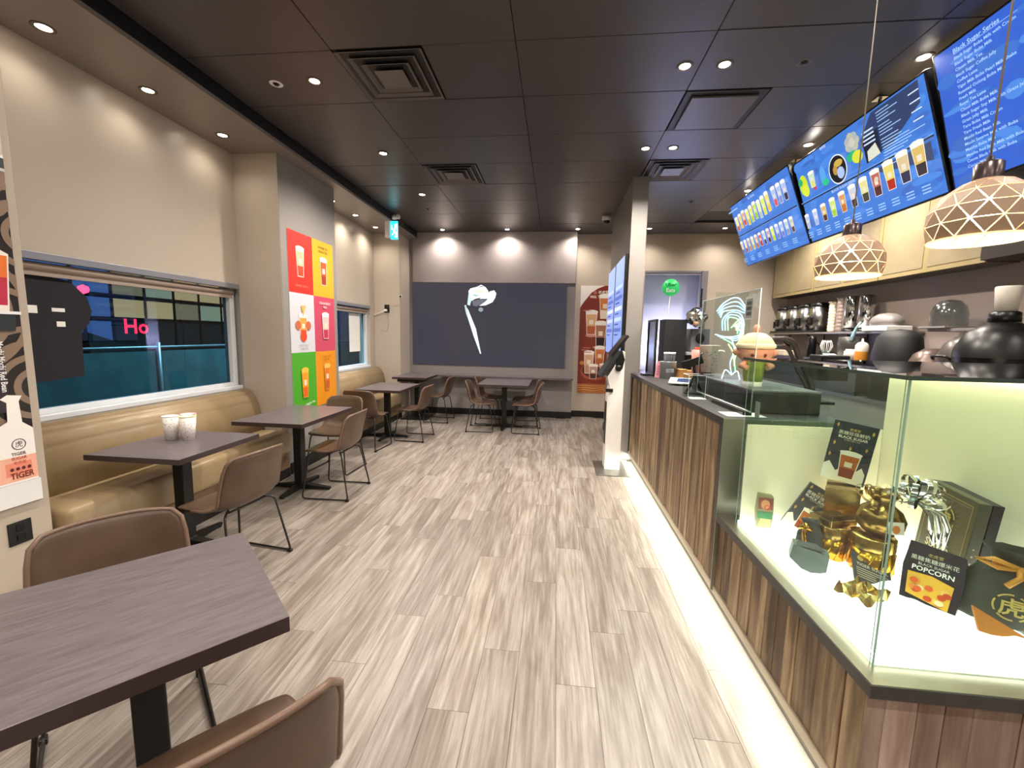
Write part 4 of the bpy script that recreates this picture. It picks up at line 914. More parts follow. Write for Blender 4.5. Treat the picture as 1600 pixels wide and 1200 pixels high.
b = nb(); tube(b, round_path([(0,-.02,.03),(.1,-.015,.05),(.25,-.01,.07)], .05), .003, 6); tube(b, round_path([(.02,-.02,-.05),(.03,-.012,-.3),(-.02,-.01,-.42),(-.12,-.01,-.38)], .1), .003, 6); obj('thin_cord', b, M('grey_cord', '9a9084', .5), t)

# ============================================================ PENDANTS
shade_m = M('taupe_shade', 'a58c76', .5); rib_glow = M('glowing_shade_rib', 'f3d9a8', .4, emit='ffdb98', es=.5)  # ribs and rim glow in place of light leaking through the gaps
def pendant(x, y, zr, label):
    t = thing('pendant_lamp', label, 'pendant lamp', (x,y,zr), random.uniform(0,1), 'geodesic pendant lamps over the showcase')
    b = nb(); tube(b, [(0,0,.24),(0,0,CZ-zr)], .0028, 6); obj('cord', b, M('grey_cord'), t)
    b = nb(); lathe(b, [(0,.005),(.012,.0),(.045,.0),(.05,.02),(0,.02)], 20, (0,0,CZ-zr-.02)); obj('canopy', b, blackmetal, t)
    b = nb(); lathe(b, [(.034,.172),(.034,.222),(.028,.228),(.010,.232),(.008,.246),(0,.246)], 20); obj('socket_cap', b, M('pewter', '5b5050', .28, .8), t)
    rings = [(.118, 0), (.130, .045), (.125, .092), (.100, .135), (.060, .166), (.034, .176)]; n = 12
    def P(i, k): r_, z = rings[i]; a = 2*PI*(k+.5*(i % 2))/n; return Vector((r_*math.cos(a), r_*math.sin(a), z))
    for i in range(len(rings)-1):
        for k in range(n):
            o_ = 0 if i % 2 == 0 else 1
            for tri in ([P(i,k), P(i,k+1), P(i+1,k+(o_ and 1))], [P(i+1,k+(o_ and 1)), P(i+1,k+(o_ and 1)-1), P(i,k)]):
                c = sum(tri, Vector())/3; f_ = .92 if i < 4 else 1.0; q = [c+(v-c)*f_ for v in tri]
                nn = (q[1]-q[0]).cross(q[2]-q[0]).normalized(); nn = nn if nn.dot(Vector((c.x,c.y,.0))) > 0 else -nn
                b = nb(); A = [b.verts.new(v) for v in q]; B_ = [b.verts.new(v+nn*.0012) for v in q]
                b.faces.new(A); b.faces.new(B_[::-1])
                for s in range(3): b.faces.new((A[s], A[(s+1)%3], B_[(s+1)%3], B_[s]))
                obj('shade_facet', b, shade_m, t)
    b = nb(); tube(b, [P(0,k*.5)+Vector((0,0,-.002)) for k in range(24)], .003, 5, closed=True); obj('lower_rim', b, rib_glow, t)
    b = nb()
    for i in range(len(rings)-1):
        for k in range(n):
            o_ = 0 if i % 2 == 0 else 1
            tube(b, [P(i,k)*.992, P(i+1,k+(o_ and 1))*.992], .0008, 4); tube(b, [P(i,k)*.992, P(i,k+1)*.992], .0008, 4)
    obj('gap_glow_wires', b, rib_glow, t)
    b = nb(); lathe(b, [(0,.035),(.02,.04),(.033,.06),(.033,.08),(.02,.11),(.014,.15)], 18); obj('bulb', b, lamp_e('warm_bulb', 55, 'ffd9a0'), t)
    L = bpy.data.lights.new('bulb_light', 'POINT'); L.energy = 5; L.color = (1,.75,.45); L.shadow_soft_size = .035; o = bpy.data.objects.new('bulb_light', L); C.objects.link(o); o.parent = t; o.location = (0,0,.02)
pendant(1.30, 2.08, 1.845, 'geodesic pendant lamp hanging left of the other, before the cream cabinets')
pendant(1.30, 1.49, 1.875, 'geodesic pendant lamp nearest the viewer at the right edge')

# ============================================================ BACK KITCHEN
XCB = 3.80
cabm = M('olive_cream_cabinet', '9a8b62', .45, noise='918259', nscale=4); cabin = M('olive_cream_inset', '93866a', .5, noise='897c5e', nscale=5, bump=.2)
t = thing('wall_cabinets', 'row of olive cream upper cabinets behind the menu screens', 'cabinet', (XCB, 0, 2.285))
boxobj('carcass', .02, .29, 4.27, 8.0, 0, .80, M('dark_carcass', '4c4336', .5), t, .003)
e = [7.99, 6.80, 5.53, 4.26]
for a, c in zip(e, e[1:]):
    dr = boxobj('cabinet_door', 0, .02, c+.006, a-.006, 0, .80, cabm, t, .003)
    mid = (a+c)/2
    for (p0, p1) in ((c+.05, mid-.03), (mid+.03, a-.05)): boxobj('door_panel', -.004, .0, p0, p1, .05, .75, cabin, dr, .003)
b = nb(); box(b, XCB-.1, XR-.005, 1.2, 4.2, 2.285, CZ-.01, .004); tag(obj('black_hood', b, M('black_brown_hood', '2a211c', .5)), 'dark brown hood box at the right end of the cabinets', 'hood')
t = thing('kitchen_counter', 'low dark counter along the right wall behind the showcase', 'counter', (XCB-.3, 0, 0))
boxobj('cabinet_body', .03, .58, 1.5, 8.0, 0, .88, M('steel_grey_front', '9a9890', .35, .4), t); boxobj('worktop', 0, .59, 1.5, 8.0, .88, .92, steel, t, .003)
t = thing('wall_shelf', 'steel shelf with angled brackets on the right wall', 'shelf', (XCB, 0, 1.655))
boxobj('shelf_board', 0, .29, 5.15, 8.0, 0, .03, M('grey_shelf', '8a8580', .35, .5), t, .003)
for y in (7.85, 6.9, 6.0, 5.25):
    b = nb(); tube(b, [(.03, y, -.002), (.285, y, -.20)], .009, 6); tube(b, [(.282, y, -.002), (.282, y, -.22)], .009, 6); obj('bracket', b, blackmetal, t)
# insulated dispensers
sm = steel
b = nb(); box(b, XCB-.005, XCB+.25, 6.66, 7.96, 1.6855, 1.712, .003); tag(obj('drip_tray', b, blackpl), 'long black tray under the four steel tea dispensers', 'tray')
for k, (y, lb) in enumerate(((7.78, 'farthest'), (7.46, 'second farthest'), (7.14, 'second nearest'), (6.82, 'nearest'))):
    t = thing('tea_dispenser', f'{lb} of four steel tea dispensers on the wall shelf', 'dispenser', (XCB+.13, y, 1.7125), PI, 'steel tea dispensers')
    b = nb(); lathe(b, [(0,0),(.115,0),(.115,.36),(0,.36)], 28); obj('body', b, steel, t)
    b = nb(); lathe(b, [(.12,.36),(.12,.385),(.10,.41),(.03,.42),(0,.42)], 28); obj('lid', b, blackpl, t)
    b = nb(); box(b, .10,.135,-.045,.045,.07,.2,.008); tube(b, [(.13,0,.10),(.165,0,.10),(.165,0,.05)], .012, 8); box(b,.155,.175,-.008,.008,.10,.16,.003); obj('tap', b, blackpl, t)
    boxobj('gauge', .112,.125,-.02,.02,.22,.32, M('olive_label', '6c6840', .5), t, .002)
def stack(x, y, r_, h, m, label, n=9):
    t = thing('cup_stack', label, 'cups', (x,y,1.686))
    b = nb(); pr_ = [(0,0),(r_*.72,0)]
    for k in range(n): pr_ += [(r_*(.76+.02*(k%2)), h*(k+.4)/n), (r_*.84, h*(k+.9)/n), (r_*.76, h*(k+1)/n)]
    pr_ += [(r_, h), (r_, h+.004), (0, h+.004)]; lathe(b, pr_, 22); obj('cups', b, m, t)
stack(3.93, 6.50, .065, .42, M('cream_cup', 'd8cbb4', .5), 'tall stack of cream paper cups right of the tea dispensers'); stack(3.93, 6.33, .065, .46, M('mauve_cup', '8a7a74', .4), 'tall stack of grey-mauve cups right of the cream cups')
for y, h, lb in ((6.12, .47, 'left'), (5.85, .46, 'right')):
    t = thing('steel_canister', f'{lb} tall polished steel canister on the wall shelf', 'canister', (3.93, y, 1.686))
    b = nb(); lathe(b, [(.09,0),(.09,.03),(0,.03)], 24); obj('black_base', b, blackpl, t); b = nb(); lathe(b, [(0,.03),(.085,.03),(.085,h-.02),(.07,h),(0,h)], 28); obj('barrel', b, chrome, t)
b = nb(); lathe(b, [(0,0),(.19,0),(.2,.05),(.17,.1),(.10,.14),(0,.15)], 24, sx=.7); t = thing('steamer_lid', 'greyish domed lid on the right end of the wall shelf', 'lid', (3.90, 5.45, 1.75)); obj('dome', b, M('grey_lid', '7d7875', .4), t)
b = nb(); box(b, -.14,.14,-.2,.2,-.064,-.002,.01); obj('tray_box', b, M('white_plastic'), t)
b = nb(); tube(b, [(-.15,.2,.05),(-.17,.24,-.02),(-.18,.27,-.12),(-.18,.29,-.18)], .01, 8, rs=[.008,.012,.022,.02]); tag(obj('blue_cloth', b, M('pale_blue_cloth', '8fb6c4', .7), None, (3.9,5.45,1.75)), 'pale blue cloth strip hanging from the grey lid', 'cloth')
def wt(name, label, cat, x, y, prof, m, n=22, sx=1, sy=1, part='body'):
    t = thing(name, label, cat, (x,y,.9205)); b = nb(); lathe(b, prof, n, sx=sx, sy=sy); obj(part, b, m, t); return t
# machines and items standing on the low counter (tops show above the showcase)
t = thing('sauce_bottle', 'squeeze bottle half full of amber syrup on the kitchen counter', 'bottle', (3.58, 5.33, 1.321))
b = nb(); lathe(b, [(0,0),(.06,0),(.065,.02),(.065,.12)], 20); obj('syrup', b, M('amber_syrup', 'd08c34', .3), t); b = nb(); lathe(b, [(.066,.12),(.064,.19),(.045,.22),(.012,.235),(.008,.27),(0,.27)], 20); obj('bottle_top', b, M('milky_plastic', 'c8c2b8', .4), t)
t = thing('storage_rack', 'dark equipment riser on the kitchen counter under the shelf', 'rack', (3.5, 5.25, .9205)); boxobj('riser', .0,.5,.0,2.4,0,.40, M('dark_machine_case', '2c2a29', .4), t, .004)
for (nm, lb, ct_, x, y, hh, rr_, m) in (('black_bottle','slim black bottle under the shelf','bottle',3.72,6.55,.30,.055,blackpl), ('plastic_tub','small clear plastic tub left of the syrup bottle','tub',3.62,5.55,.14,.08,M('milky_plastic')), ('pepper_mill','small red-topped shaker under the shelf','shaker',3.72,7.3,.17,.03,M('red_brown', '6a3024', .4))):
    t = thing(nm, lb, ct_, (x,y,1.321)); b = nb(); lathe(b, [(0,0),(rr_,0),(rr_,hh*.8),(rr_*.8,hh*.9),(rr_*.8,hh),(0,hh)], 20); obj('body', b, m, t)
t = thing('whisk_jar', 'jar of white looped whisks under the shelf', 'jar', (3.68, 6.15, 1.321))
b = nb(); lathe(b, [(0,0),(.09,0),(.09,.1),(.085,.1),(.085,.01),(0,.01)], 20); obj('jar', b, clear, t)
b = nb()
for k in range(9):
    a = k*.7; tube(b, [(.02*math.cos(a),.02*math.sin(a),.02),(.07*math.cos(a),.07*math.sin(a),.17),(.05*math.cos(a),.05*math.sin(a),.24),(.0,0,.2)], .005, 6)
obj('whisk', b, whitepl, t)
t = thing('black_urn', 'dark round urn under the shelf behind the whisks', 'urn', (3.82, 5.86, 1.321)); b = nb(); lathe(b, [(0,0),(.15,0),(.16,.2),(.15,.29),(0,.30)], 24); obj('urn', b, M('dark_grey_urn', '3a3835', .4), t)
t = thing('paper_tray', 'white wedge of paper lying under the shelf', 'paper', (3.6, 5.85, 1.321)); b = nb(); prism(b, [(-.15,0),(.13,0),(.11,.07)], -.07, .07, 0); obj('paper', b, M('white_paper'), t)
t = thing('food_box', 'small cream box under the shelf near the back wall', 'box', (3.62, 7.1, 1.321)); b = nb(); box(b, -.08,.08,-.16,.16,0,.08,.006); obj('carton', b, M('cream_cup'), t)
# big cookers
def cooker(x, y, z, r_, h, body, lid, label, knob=True):
    t = thing('rice_cooker', label, 'cooker', (x,y,z)); b = nb(); lathe(b, [(0,0),(r_*.9,0),(r_,h*.1),(r_,h*.62),(r_*1.02,h*.66)], 28); obj('body', b, body, t)
    b = nb(); lathe(b, [(r_*1.04,h*.66),(r_*1.02,h*.74),(r_*.8,h*.9),(r_*.35,h),(0,h)], 28); obj('lid', b, lid, t)
    if knob: b = nb(); tube(b, round_path([(-r_*1.02,-r_*.5,h*.7),(-r_*1.2,-r_*.4,h*.74),(-r_*1.2,r_*.4,h*.74),(-r_*1.02,r_*.5,h*.7)], .03), .012, 8); obj('handle', b, blackpl, t)
    b = nb(); box(b, -r_*1.08, -r_*.9, -r_*.35, r_*.35, h*.3, h*.56, .006); obj('control_panel', b, M('warm_steel', '9a8478', .3, .5), t); return t
dkb = M('dark_brown_steel', '4a3c36', .28, .7); bkm = M('black_gloss')
b = nb(); tube(b, [(3.9, 4.62, 1.0), (3.9, 4.62, 1.62)], .001, 4); b.free()
t = thing('black_bin', 'tall black rounded bin left of the row of cookers', 'bin', (3.70, 4.97, .9205)); b = nb(); lathe(b, [(0,0),(.24,0),(.25,.5),(.22,.68),(.15,.76),(0,.78)], 28, sx=.8); obj('bin', b, M('charcoal_plastic', '171818', .6), t)
cooker(3.68, 4.52, .9205, .17, .58, dkb, M('brown_lid', '5b4c45', .3, .3), 'brown steel cooker with brown lid beside the black bin')
cooker(3.64, 4.14, .9205, .18, .70, M('dark_steel_band', '2b2725', .25, .6), M('warm_lid', '4a4340', .3), 'dark cooker with dark grey lid, middle of the row')
cooker(3.42, 3.62, .9205, .25, .80, M('black_steel', '1d1b1c', .25, .5), M('satin_black_lid', '121213', .35), 'gloss black lidded cooker at the right picture edge', False)
t = thing('steam_dome', 'pale translucent domed cover above the cooker row', 'cover', (3.85, 4.6, 1.72)); b = nb(); lathe(b, [(.14,0),(.14,.12),(.12,.2),(.07,.25),(0,.265)], 28); obj('dome', b, glass('milky_glass', 'c9d3d6', .15, 2.5), t)
boxobj('dome_base', -.15,.15,-.15,.15,-.02,0, M('grey_lid'), t, .004)
b = nb(); box(b, 3.75, 4.09, 3.0, 4.7, 1.67, 1.699, .004); tag(obj('wall_shelf', b, M('grey_shelf')), 'second grey wall shelf behind the cookers', 'shelf')
t = thing('blender_jar', 'white plastic jar on a black base at the far right edge', 'jar', (3.42, 3.62, 1.745)); b = nb(); lathe(b, [(0,-.02),(.09,-.02),(.085,.05),(.07,.06),(0,.06)], 20); obj('black_base', b, blackpl, t); b = nb(); lathe(b, [(0,.06),(.06,.06),(.075,.24),(.07,.25),(0,.25)], 20); obj('jar', b, M('milky_plastic'), t)

# ============================================================ COUNTER ITEMS
ZT = 1.1155
t = thing('order_kiosk', 'white self-order kiosk with tilted black tablet beside the counter', 'kiosk', (0,0,0))
b = nb(); box(b, .50, .87, 4.62, 5.18, 0, .012, .004); obj('base_plate', b, M('grey_steel_plate', '77756f', .3, .7), t)
b = nb(); prism(b, [(.612,.012),(.785,.012),(.785,1.39),(.76,1.40),(.66,1.20),(.60,1.10),(.615,1.04),(.632,.98),(.612,.86)], 4.84, 5.06, 1); obj('stand', b, whitepl, t)
boxobj('cable_slot', .604,.611,4.9,5.0,.3,.8, blackpl, t)
def slab(bm, p, q, th, y0, y1):
    d = Vector((q[0]-p[0], q[1]-p[1])).normalized(); n_ = Vector((-d.y, d.x))*th
    prism(bm, [(p[0],p[1]),(q[0],q[1]),(q[0]+n_.x,q[1]+n_.y),(p[0]+n_.x,p[1]+n_.y)], y0, y1, 1)
b = nb(); slab(b, (.545,1.085), (.735,1.385), .045, 4.80, 5.14); obj('printer_unit', b, M('dark_kiosk', '2c2f30', .35), t)
b = nb(); slab(b, (.648,1.335), (.815,1.56), .03, 4.80, 5.14); obj('tablet', b, blackpl, t)
b = nb(); prism(b, [(.69,1.20),(.76,1.19),(.785,1.30),(.75,1.40),(.68,1.32)], 4.838, 4.9, 1); obj('bracket', b, blackpl, t)
b = nb(); lathe(b, [(0,0),(.036,0),(.036,.02),(0,.02)], 20); bmesh.ops.transform(b, matrix=Matrix.Translation((.715,4.84,1.20)) @ Matrix.Rotation(PI/2,4,'X'), verts=b.verts); obj('hinge', b, blackpl, t)
boxobj('card_reader', .585,.665,4.815,4.84,.925,.965, blackpl, t, .005)
b = nb(); tube(b, round_path([(.86,5.0,.006),(.91,4.85,.006),(.885,4.75,.006),(.9,4.70,.006)], .03), .006, 6); obj('power_cord', b, whitepl, t)
# framed glass divider
t = thing('counter_divider', 'black framed glass divider at the far counter end by the pillar', 'divider', (1.12, 0, ZT))
for a in ((4.86,4.885,0,.62),(5.26,5.285,0,.62)): boxobj('frame_post', -.012,.012,a[0],a[1],a[2],a[3], blackpl, t, .002)
boxobj('frame_rail', -.012,.012,4.86,5.285,.62,.645, blackpl, t, .002); boxobj('frame_rail', -.012,.012,4.86,5.285,0,.02, blackpl, t, .002); boxobj('glass', -.002,.002,4.885,5.26,.02,.62, glass('smoked_glass','8a908a',.05,2), t)
t = thing('black_machine', 'tall matt black machine behind the straw tin', 'machine', (1.42, 5.2, ZT)); boxobj('housing', -.135,.125,0,.25,0,.66, M('black_matt_case', '1a1b1e', .5), t, .006); boxobj('side_seam', -.02,-.016,-.003,0,.02,.64, blackm, t)
t = thing('foil_balloon', 'crumpled silver foil ball above the grey speaker', 'balloon', (1.63, 5.15, 1.80)); r = random.Random(6)
b = nb(); bmesh.ops.create_icosphere(b, subdivisions=3, radius=.115)
for v in b.verts: v.co *= 1+r.uniform(-.09,.09)
obj('foil', b, silverf, t)
t = thing('speaker_unit', 'black and grey machine with round dial under the silver foil ball', 'machine', (1.70, 5.2, ZT)); boxobj('lower_box', -.15,.17,0,.3,0,.24, blackpl, t, .005); boxobj('tray', -.155,.19,-.05,.3,.241,.275, greypl, t, .004)
boxobj('upper_box', -.09,.12,.02,.3,.276,.555, M('grey_machine', '6a6c70', .35), t, .008); b = nb(); lathe(b, [(0,0),(.055,.0),(.05,.01),(0,.012)], 24, sy=1.15); bmesh.ops.transform(b, matrix=Matrix.Translation((.01,.02,.44)) @ Matrix.Rotation(PI/2,4,'X'), verts=b.verts); obj('dial', b, blackpl, t); boxobj('red_button', -.04,.05,.012,.02,.31,.335, M('red_button', 'c8452c', .4, emit='d8502c', es=.6), t)
t = thing('straw_tin', 'pale grey tin holding white tipped straws', 'tin', (1.225, 4.70, ZT))
b = nb(); lathe(b, [(0,0),(.083,0),(.083,.175),(.086,.178),(.086,.185),(.079,.185),(.079,.01),(0,.01)], 28); obj('tin', b, M('pale_grey_tin', '9fa3a6', .35, .4), t)
p = Print(); p.rect(-.04,0,.04,.04,'8a8e90'); p.text('TEA', 0, .01, .016, '2a2c30', 'c', bold=True); p.obj('tin_label', PRINT, t, (0,-.0845,.07), (1,0,0), (0,0,1))
b2 = nb(); r = random.Random(5)
for k in range(26):
    a = r.uniform(0,6.28); q = r.uniform(.01,.068); tube(b2, [(q*math.cos(a)*.9,q*math.sin(a)*.9,.012),(q*math.cos(a)*1.05,q*math.sin(a)*1.05,.262)], .005, 6); tube(b2, [(q*math.cos(a)*1.05,q*math.sin(a)*1.05,.262),(q*math.cos(a)*1.06,q*math.sin(a)*1.06,.285)], .0075, 6, mi=1)
o = obj('straws', b2, [M('dark_straw', '34343a', .4), whitepl], t); o['kind'] = 'stuff'
b = nb(); prism(b, [(-.022,-.028),(.0,-.028),(.022,.028),(.0,.028)], 0, .002, 2); b.free()
t = thing('pink_card', 'narrow upright pink card left of the straw tin', 'card', (1.12, 4.74, ZT)); b = nb(); box(b, -.022,.028,0,.012,0,.18,.002); obj('card', b, M('pink_card', 'd89aa4', .5), t, rot=(0,math.radians(5),0)); p = Print(); [p.rect(-.008,.03+k*.028,.012,.048+k*.028,'a85a6a') for k in range(4)]; p.obj('card_print', PRINT, t, (.003,-.001,0), (1,0,0), (.08,0,1))
t = thing('black_tray', 'flat black tablet lying at the foot of the divider', 'tablet', (1.10, 4.98, ZT)); boxobj('slab', -.09,.14,-.05,.12,0,.022, blackpl, t, .006)
t = thing('wooden_box', 'small light wooden box right of the straw tin', 'box', (1.39, 4.62, ZT)); boxobj('box', -.08,.08,-.06,.06,0,.10, M('light_wood', 'b98a50', .5, noise='a87a42', nscale=12), t, .004); boxobj('lid', -.083,.0,-.063,.063,.1,.112, M('light_wood'), t, .003)
t = thing('pos_tablet', 'white tablet lying on the counter behind the phone stand', 'tablet', (1.22, 4.05, ZT), math.radians(-20)); boxobj('body', -.14,.14,-.10,.10,.0,.014, whitepl, t, .004, rot=(math.radians(9),0,0), loc=(0,0,.03)); boxobj('screen', -.07,.10,-.07,.07,.0145,.016, M('navy_screen', '2c3450', .15, emit='38446c', es=.4), t, rot=(math.radians(9),0,0), loc=(0,0,.03)); boxobj('wedge', -.1,.1,0,.09,0,.02, greypl, t, .003)
t = thing('phone_stand', 'black folding phone stand on the counter edge', 'stand', (1.10, 3.42, ZT), math.radians(-15))
boxobj('foot', -.07,.07,-.05,.05,0,.014, blackpl, t, .005)
b = nb(); tube(b, [(-.05,0,.014),(0,.02,.15)], .011, 8); tube(b, [(.055,0,.014),(0,.02,.15)], .011, 8); tube(b, [(0,.02,.14),(-.01,.02,.24)], .012, 8); obj('arm', b, blackpl, t)
b = nb(); box(b, -.085,.075,-.012,.012,-.03,.03,.006); obj('cradle', b, blackpl, t, (-.02,0,.25), (0,math.radians(-20),0)); b = nb(); tube(b, [(0,0,.26),(.05,0,.33)], .006, 6); obj('clamp', b, blackpl, t)
t = thing('acrylic_bin', 'clear acrylic bin between phone stand and clear shield', 'bin', (1.07, 3.28, ZT)) if False else thing('acrylic_bin', 'clear acrylic bin between phone stand and clear shield', 'bin', (1.035, 3.22, ZT))
for a in ((-.06,.06,-.07,-.066,0,.17),(-.06,.06,.066,.07,0,.17),(-.06,-.056,-.066,.066,0,.17),(.056,.06,-.066,.066,0,.17)): boxobj('side', *a, acr, t)
boxobj('floor_panel', -.056,.056,-.066,.066,0,.004, acr, t)
b = nb(); tube(b, [(-.06,-.07,0),(-.06,-.07,.17),(.06,-.07,.17),(.06,-.07,0)], .002, 6); tube(b, [(-.06,-.07,.17),(-.06,.07,.17),(.06,.07,.17)], .002, 6); obj('bright_edge', b, M('frosted_edge', 'd9dedc', .3), t)
t = thing('acrylic_shield', 'large clear acrylic shield standing on the counter edge', 'shield', (1.105, 0, ZT))
boxobj('sheet', -.003,.003,2.45,3.36,.03,.72, acr, t)
b = nb(); tube(b, [(0,3.36,.03),(0,3.36,.72),(0,2.45,.715),(0,2.45,.03)], .0032, 6); tube(b, [(0,2.45,.03),(0,3.36,.03)], .005, 6); obj('polished_edge', b, M('frosted_edge'), t)
boxobj('foot_rail', -.02,.03,2.5,3.0,0,.026, blackpl, t, .003)
p = Print(); p.rect(0,0,.10,.13,'c8ccca'); p.rect(.01,.01,.09,.12,'8f9492'); [p.rect(.02,.025+k*.03,.08,.045+k*.03,'4a4e4c') for k in range(3)]; p.obj('sticker', PRINT, t, (-.0035,2.62,.55), (0,-1,0), (0,0,1))
b = nb(); box(b, .985, 1.20, 2.46, 2.60, ZT, ZT+.002); tag(obj('paper_sheet', b, M('white_paper')), 'white paper sheet on the counter corner beside the showcase', 'paper')
b = nb(); box(b, .985, 1.10, 3.12, 3.24, ZT, ZT+.0015); tag(obj('white_card', b, M('white_paper')), 'white card under the phone stand at the counter edge', 'card')
b = nb(); box(b, 1.135, 1.14, 2.42, 2.47, ZT, ZT+.09, .002); tag(obj('grey_tag', b, greypl), 'small grey upright tag against the showcase', 'tag')
t = thing('dark_case', 'low charcoal equipment case behind the clear shield', 'case', (1.18, 2.6, ZT)); boxobj('case', 0,.38,.0,1.12,0,.125, M('charcoal_case', '2b2c2d', .4), t, .006); boxobj('case_top', .0,.38,.0,1.12,.126,.14, M('grey_machine'), t, .004)
ZC = ZT+.1405
t = thing('display_cup', 'large pinkish speckled display cup behind the clear shield', 'cup', (1.235, 3.52, ZC-.0))
b = nb(); tube(b, [(0,0,0),(0,0,.03)], .05, 14); obj('stand', b, acr, t)
b = nb(); lathe(b, [(0,.031),(.055,.031),(.075,.24),(.078,.245),(.072,.245),(.055,.04),(0,.04)], 28); obj('cup', b, M('blush_cup', 'ecd0bd', .5), t); b = nb(); r = random.Random(1)
for i in range(60):
    a = r.uniform(0, 2*PI); zz = r.uniform(.045, .225); q = .055+.02*(zz-.03)/.21+.0008; th = .005/q
    b.faces.new([b.verts.new((q*math.cos(a+e*th), q*math.sin(a+e*th), zz+f_*.004)) for e, f_ in ((-1,-.6),(1,-.6),(1,.6),(-1,.6))])
o = obj('speckle', b, M('plum_ink', '5b3f52', .5), t); o['kind'] = 'stuff'
t = thing('pink_cup', 'smaller pink cup left of the speckled display cup', 'cup', (1.20, 3.66, ZT+.141)); b = nb(); lathe(b, [(0,0),(.05,0),(.06,.20),(.0,.20)], 20); obj('cup', b, M('coral_pink', 'c97f74', .45), t)
# neon sign: coloured light tubes bent in a cup-and-cone figure
t = thing('neon_figure', 'tangled blue, green and yellow light tube sign behind the shield', 'neon sign', (1.30, 3.28, ZC-.0))
def ntube(pts, col, es=3): 
    b = nb(); tube(b, round_path(pts, .03), .0035, 6); obj('light_tube', b, M('neon_'+col, 'ffffff', .4, emit=col, es=es), t)
B1, G1, Y1 = '62c8e8', '52e878', 'd8e060'
for k in range(4): ntube([(-.12+.01*k,0,.50-.015*k),(-.08,0,.56-.02*k),(-.02,-.01,.60-.03*k),(.03,0,.60-.03*k),(.07,0,.55-.02*k),(.10,0,.50)], B1)
for k in range(3): ntube([(-.07+.02*k,0,.36),(-.08+.02*k,0,.44),(-.03,0,.50-.02*k),(.05-.01*k,0,.49-.02*k),(.08-.015*k,0,.42),(.075-.02*k,0,.34)], B1 if k < 2 else G1)
for k in range(4): ntube([(-.01+.02*k,0,.38+.01*k),(.02,0,.42-.02*k),(.06,0,.46-.03*k),(.085,0,.40-.02*k),(.05,0,.33-.01*k)], (G1, Y1)[k % 2])
for k in range(3): ntube([(-.12+.02*k,0,.33-.012*k),(-.04,0,.31),(.04,0,.32-.02*k),(.08,0,.35)], B1)
ntube([(-.06,0,.30),(0,0,.27),(.05,0,.22),(.03,0,.14),(.045,0,.06)], G1); ntube([(.0,0,.30),(.03,0,.22),(0,0,.12),(.02,0,.03)], B1); ntube([(-.02,0,.26),(.02,0,.2),(.035,0,.10)], Y1)
ntube([(.02,0,.03),(-.03,0,.08),(-.05,0,.0)], 'bfe8ff', 1.5); ntube([(.02,0,.03),(.06,0,.07),(.08,0,.0)], 'bfe8ff', 1.5)
boxobj('backing_sheet', -.13,.13,.015,.018,0,.64, acr, t)
# plush doll
t = thing('plush_doll', 'round-headed plush doll in a cream knit hat behind the shield', 'plush toy', (1.27, 2.83, ZC), math.radians(-8))
skin = M('peach_plush', 'd9a184', .85, bump=.3, nscale=80); cream = M('cream_knit', 'e6d3a8', .85, bump=.4, nscale=60)
b = nb(); lathe(b, [(0,0),(.052,0),(.066,.15),(.07,.155),(0,.155)], 24); obj('green_cup', b, M('green_yellow_cup', '77ae3c', .45, noise='c9d060', nscale=10), t)
b = nb(); lathe(b, [(.0535,.0),(.056,.03),(.053,.03)], 24); obj('cup_band', b, whitepl, t)
b = nb(); lathe(b, [(0,.14),(.06,.15),(.098,.19),(.105,.23),(.09,.27)], 24, sy=.9); obj('head', b, skin, t)
b = nb(); lathe(b, [(.104,.245),(.109,.255),(.106,.275),(.085,.31),(.05,.335),(.0,.345)], 24, sy=.93); obj('knit_hat', b, cream, t)
b = nb(); lathe(b, [(.108,.24),(.116,.25),(.114,.268),(.105,.272)], 24, sy=.93); obj('hat_brim', b, M('cream_knit_light', 'efe0bc', .85), t)
b = nb(); lathe(b, [(0,.335),(.018,.345),(.022,.37),(.012,.39),(0,.392)], 14); obj('hat_knob', b, skin, t)
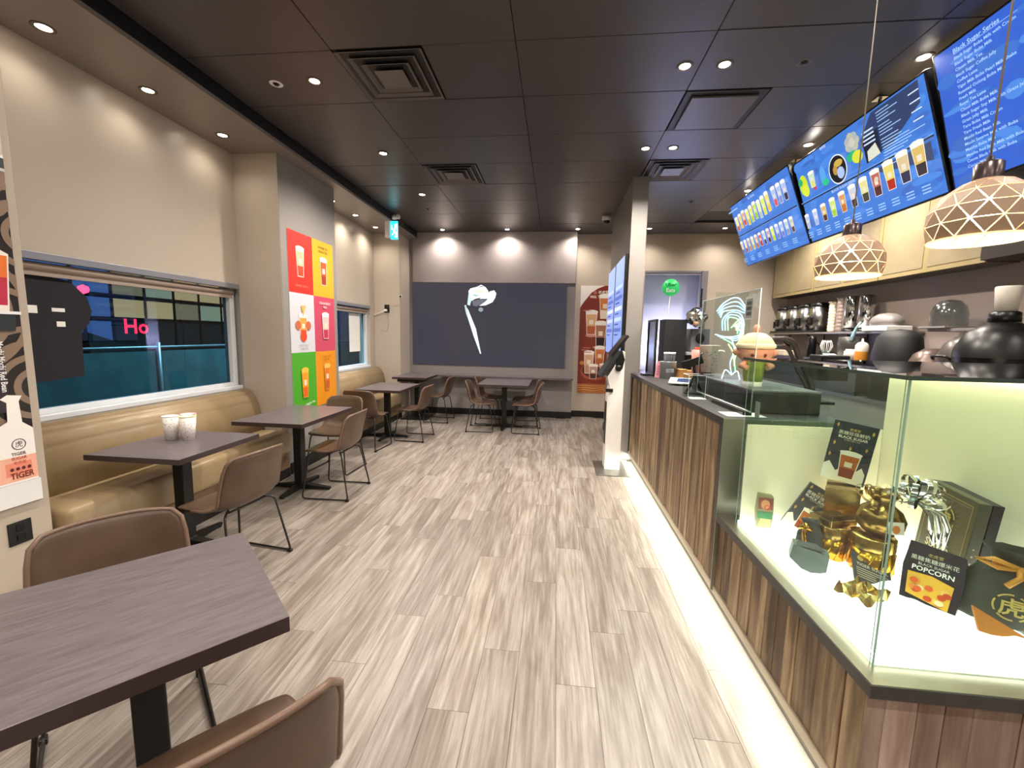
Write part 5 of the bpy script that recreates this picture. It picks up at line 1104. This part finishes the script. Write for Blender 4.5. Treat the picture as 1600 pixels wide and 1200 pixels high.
for s in (-1,1):
    b = nb(); lathe(b, [(0,-.025),(.02,-.015),(.028,0),(.02,.018),(0,.025)], 14, (s*.105,0,.215)); obj('ear', b, skin, t)
    b = nb(); lathe(b, [(0,-.012),(.009,-.006),(.011,0),(.009,.006),(0,.012)], 12, (s*.035,-.083,.20)); obj('eye', b, M('brown_bead', '6a3a2c', .3), t)
    b = nb(); tube(b, [(s*.055,-.02,.15),(s*.085,-.055,.13),(s*.055,-.075,.12)], .02, 8, rs=[.018,.02,.016]); obj('arm', b, skin, t)
# curved black arm lamp / monitor arm behind plush
t = thing('monitor_arm', 'bent dark arm holding equipment behind the plush doll', 'arm', (1.60, 3.05, ZT))
b = nb(); tube(b, round_path([(.06,.25,0),(.06,.2,.52),(-.05,.2,.60),(-.05,.2,.60)], .08), .014, 8); b.free()
b = nb(); tube(b, round_path([(-.14,.1,.42),(-.05,.1,.45),(.06,.1,.44),(.13,.1,.28),(.22,.1,.12),(.22,.1,.0)], .06), .02, 10); tube(b, round_path([(-.10,.1,.38),(.03,.1,.40),(.10,.1,.24),(.19,.1,.10),(.19,.1,.0)], .06), .014, 10); obj('arm', b, M('dark_umber_plastic', '3a322e', .35), t)
boxobj('foot', .12,.32,.0,.2,0,.02, blackpl, t, .004)
boxobj('pad', .22,.42,.05,.18,.16,.34, blackpl, t, .01)
# sign in back room
t = thing('round_sign', 'round green delivery sign on a white stick at the back doorway', 'sign', (2.03, 7.95, 0))
b = nb(); lathe(b, [(0,0),(.15,0),(.15,.01),(0,.01)], 36); bmesh.ops.transform(b, matrix=Matrix.Translation((0,0,2.46)) @ Matrix.Rotation(PI/2,4,'X'), verts=b.verts); obj('disc', b, M('glowing_green', '2fc065', .4, emit='2fc065', es=.25), t)  # slight glow put into the disc colour
p = Print(); p.text('Uber', 0, .02, .062, '126a38', 'c', bold=True); p.text('Eats', 0, -.08, .068, 'f0fff4', 'c', bold=True); p.obj('lettering', PRINT, t, (0,-.012,2.46), (1,0,0), (0,0,1))
b = nb(); tube(b, [(0,.004,2.31),(-.04,.004,1.5),(-.06,.004,0)], .008, 8); obj('stick', b, whitepl, t)
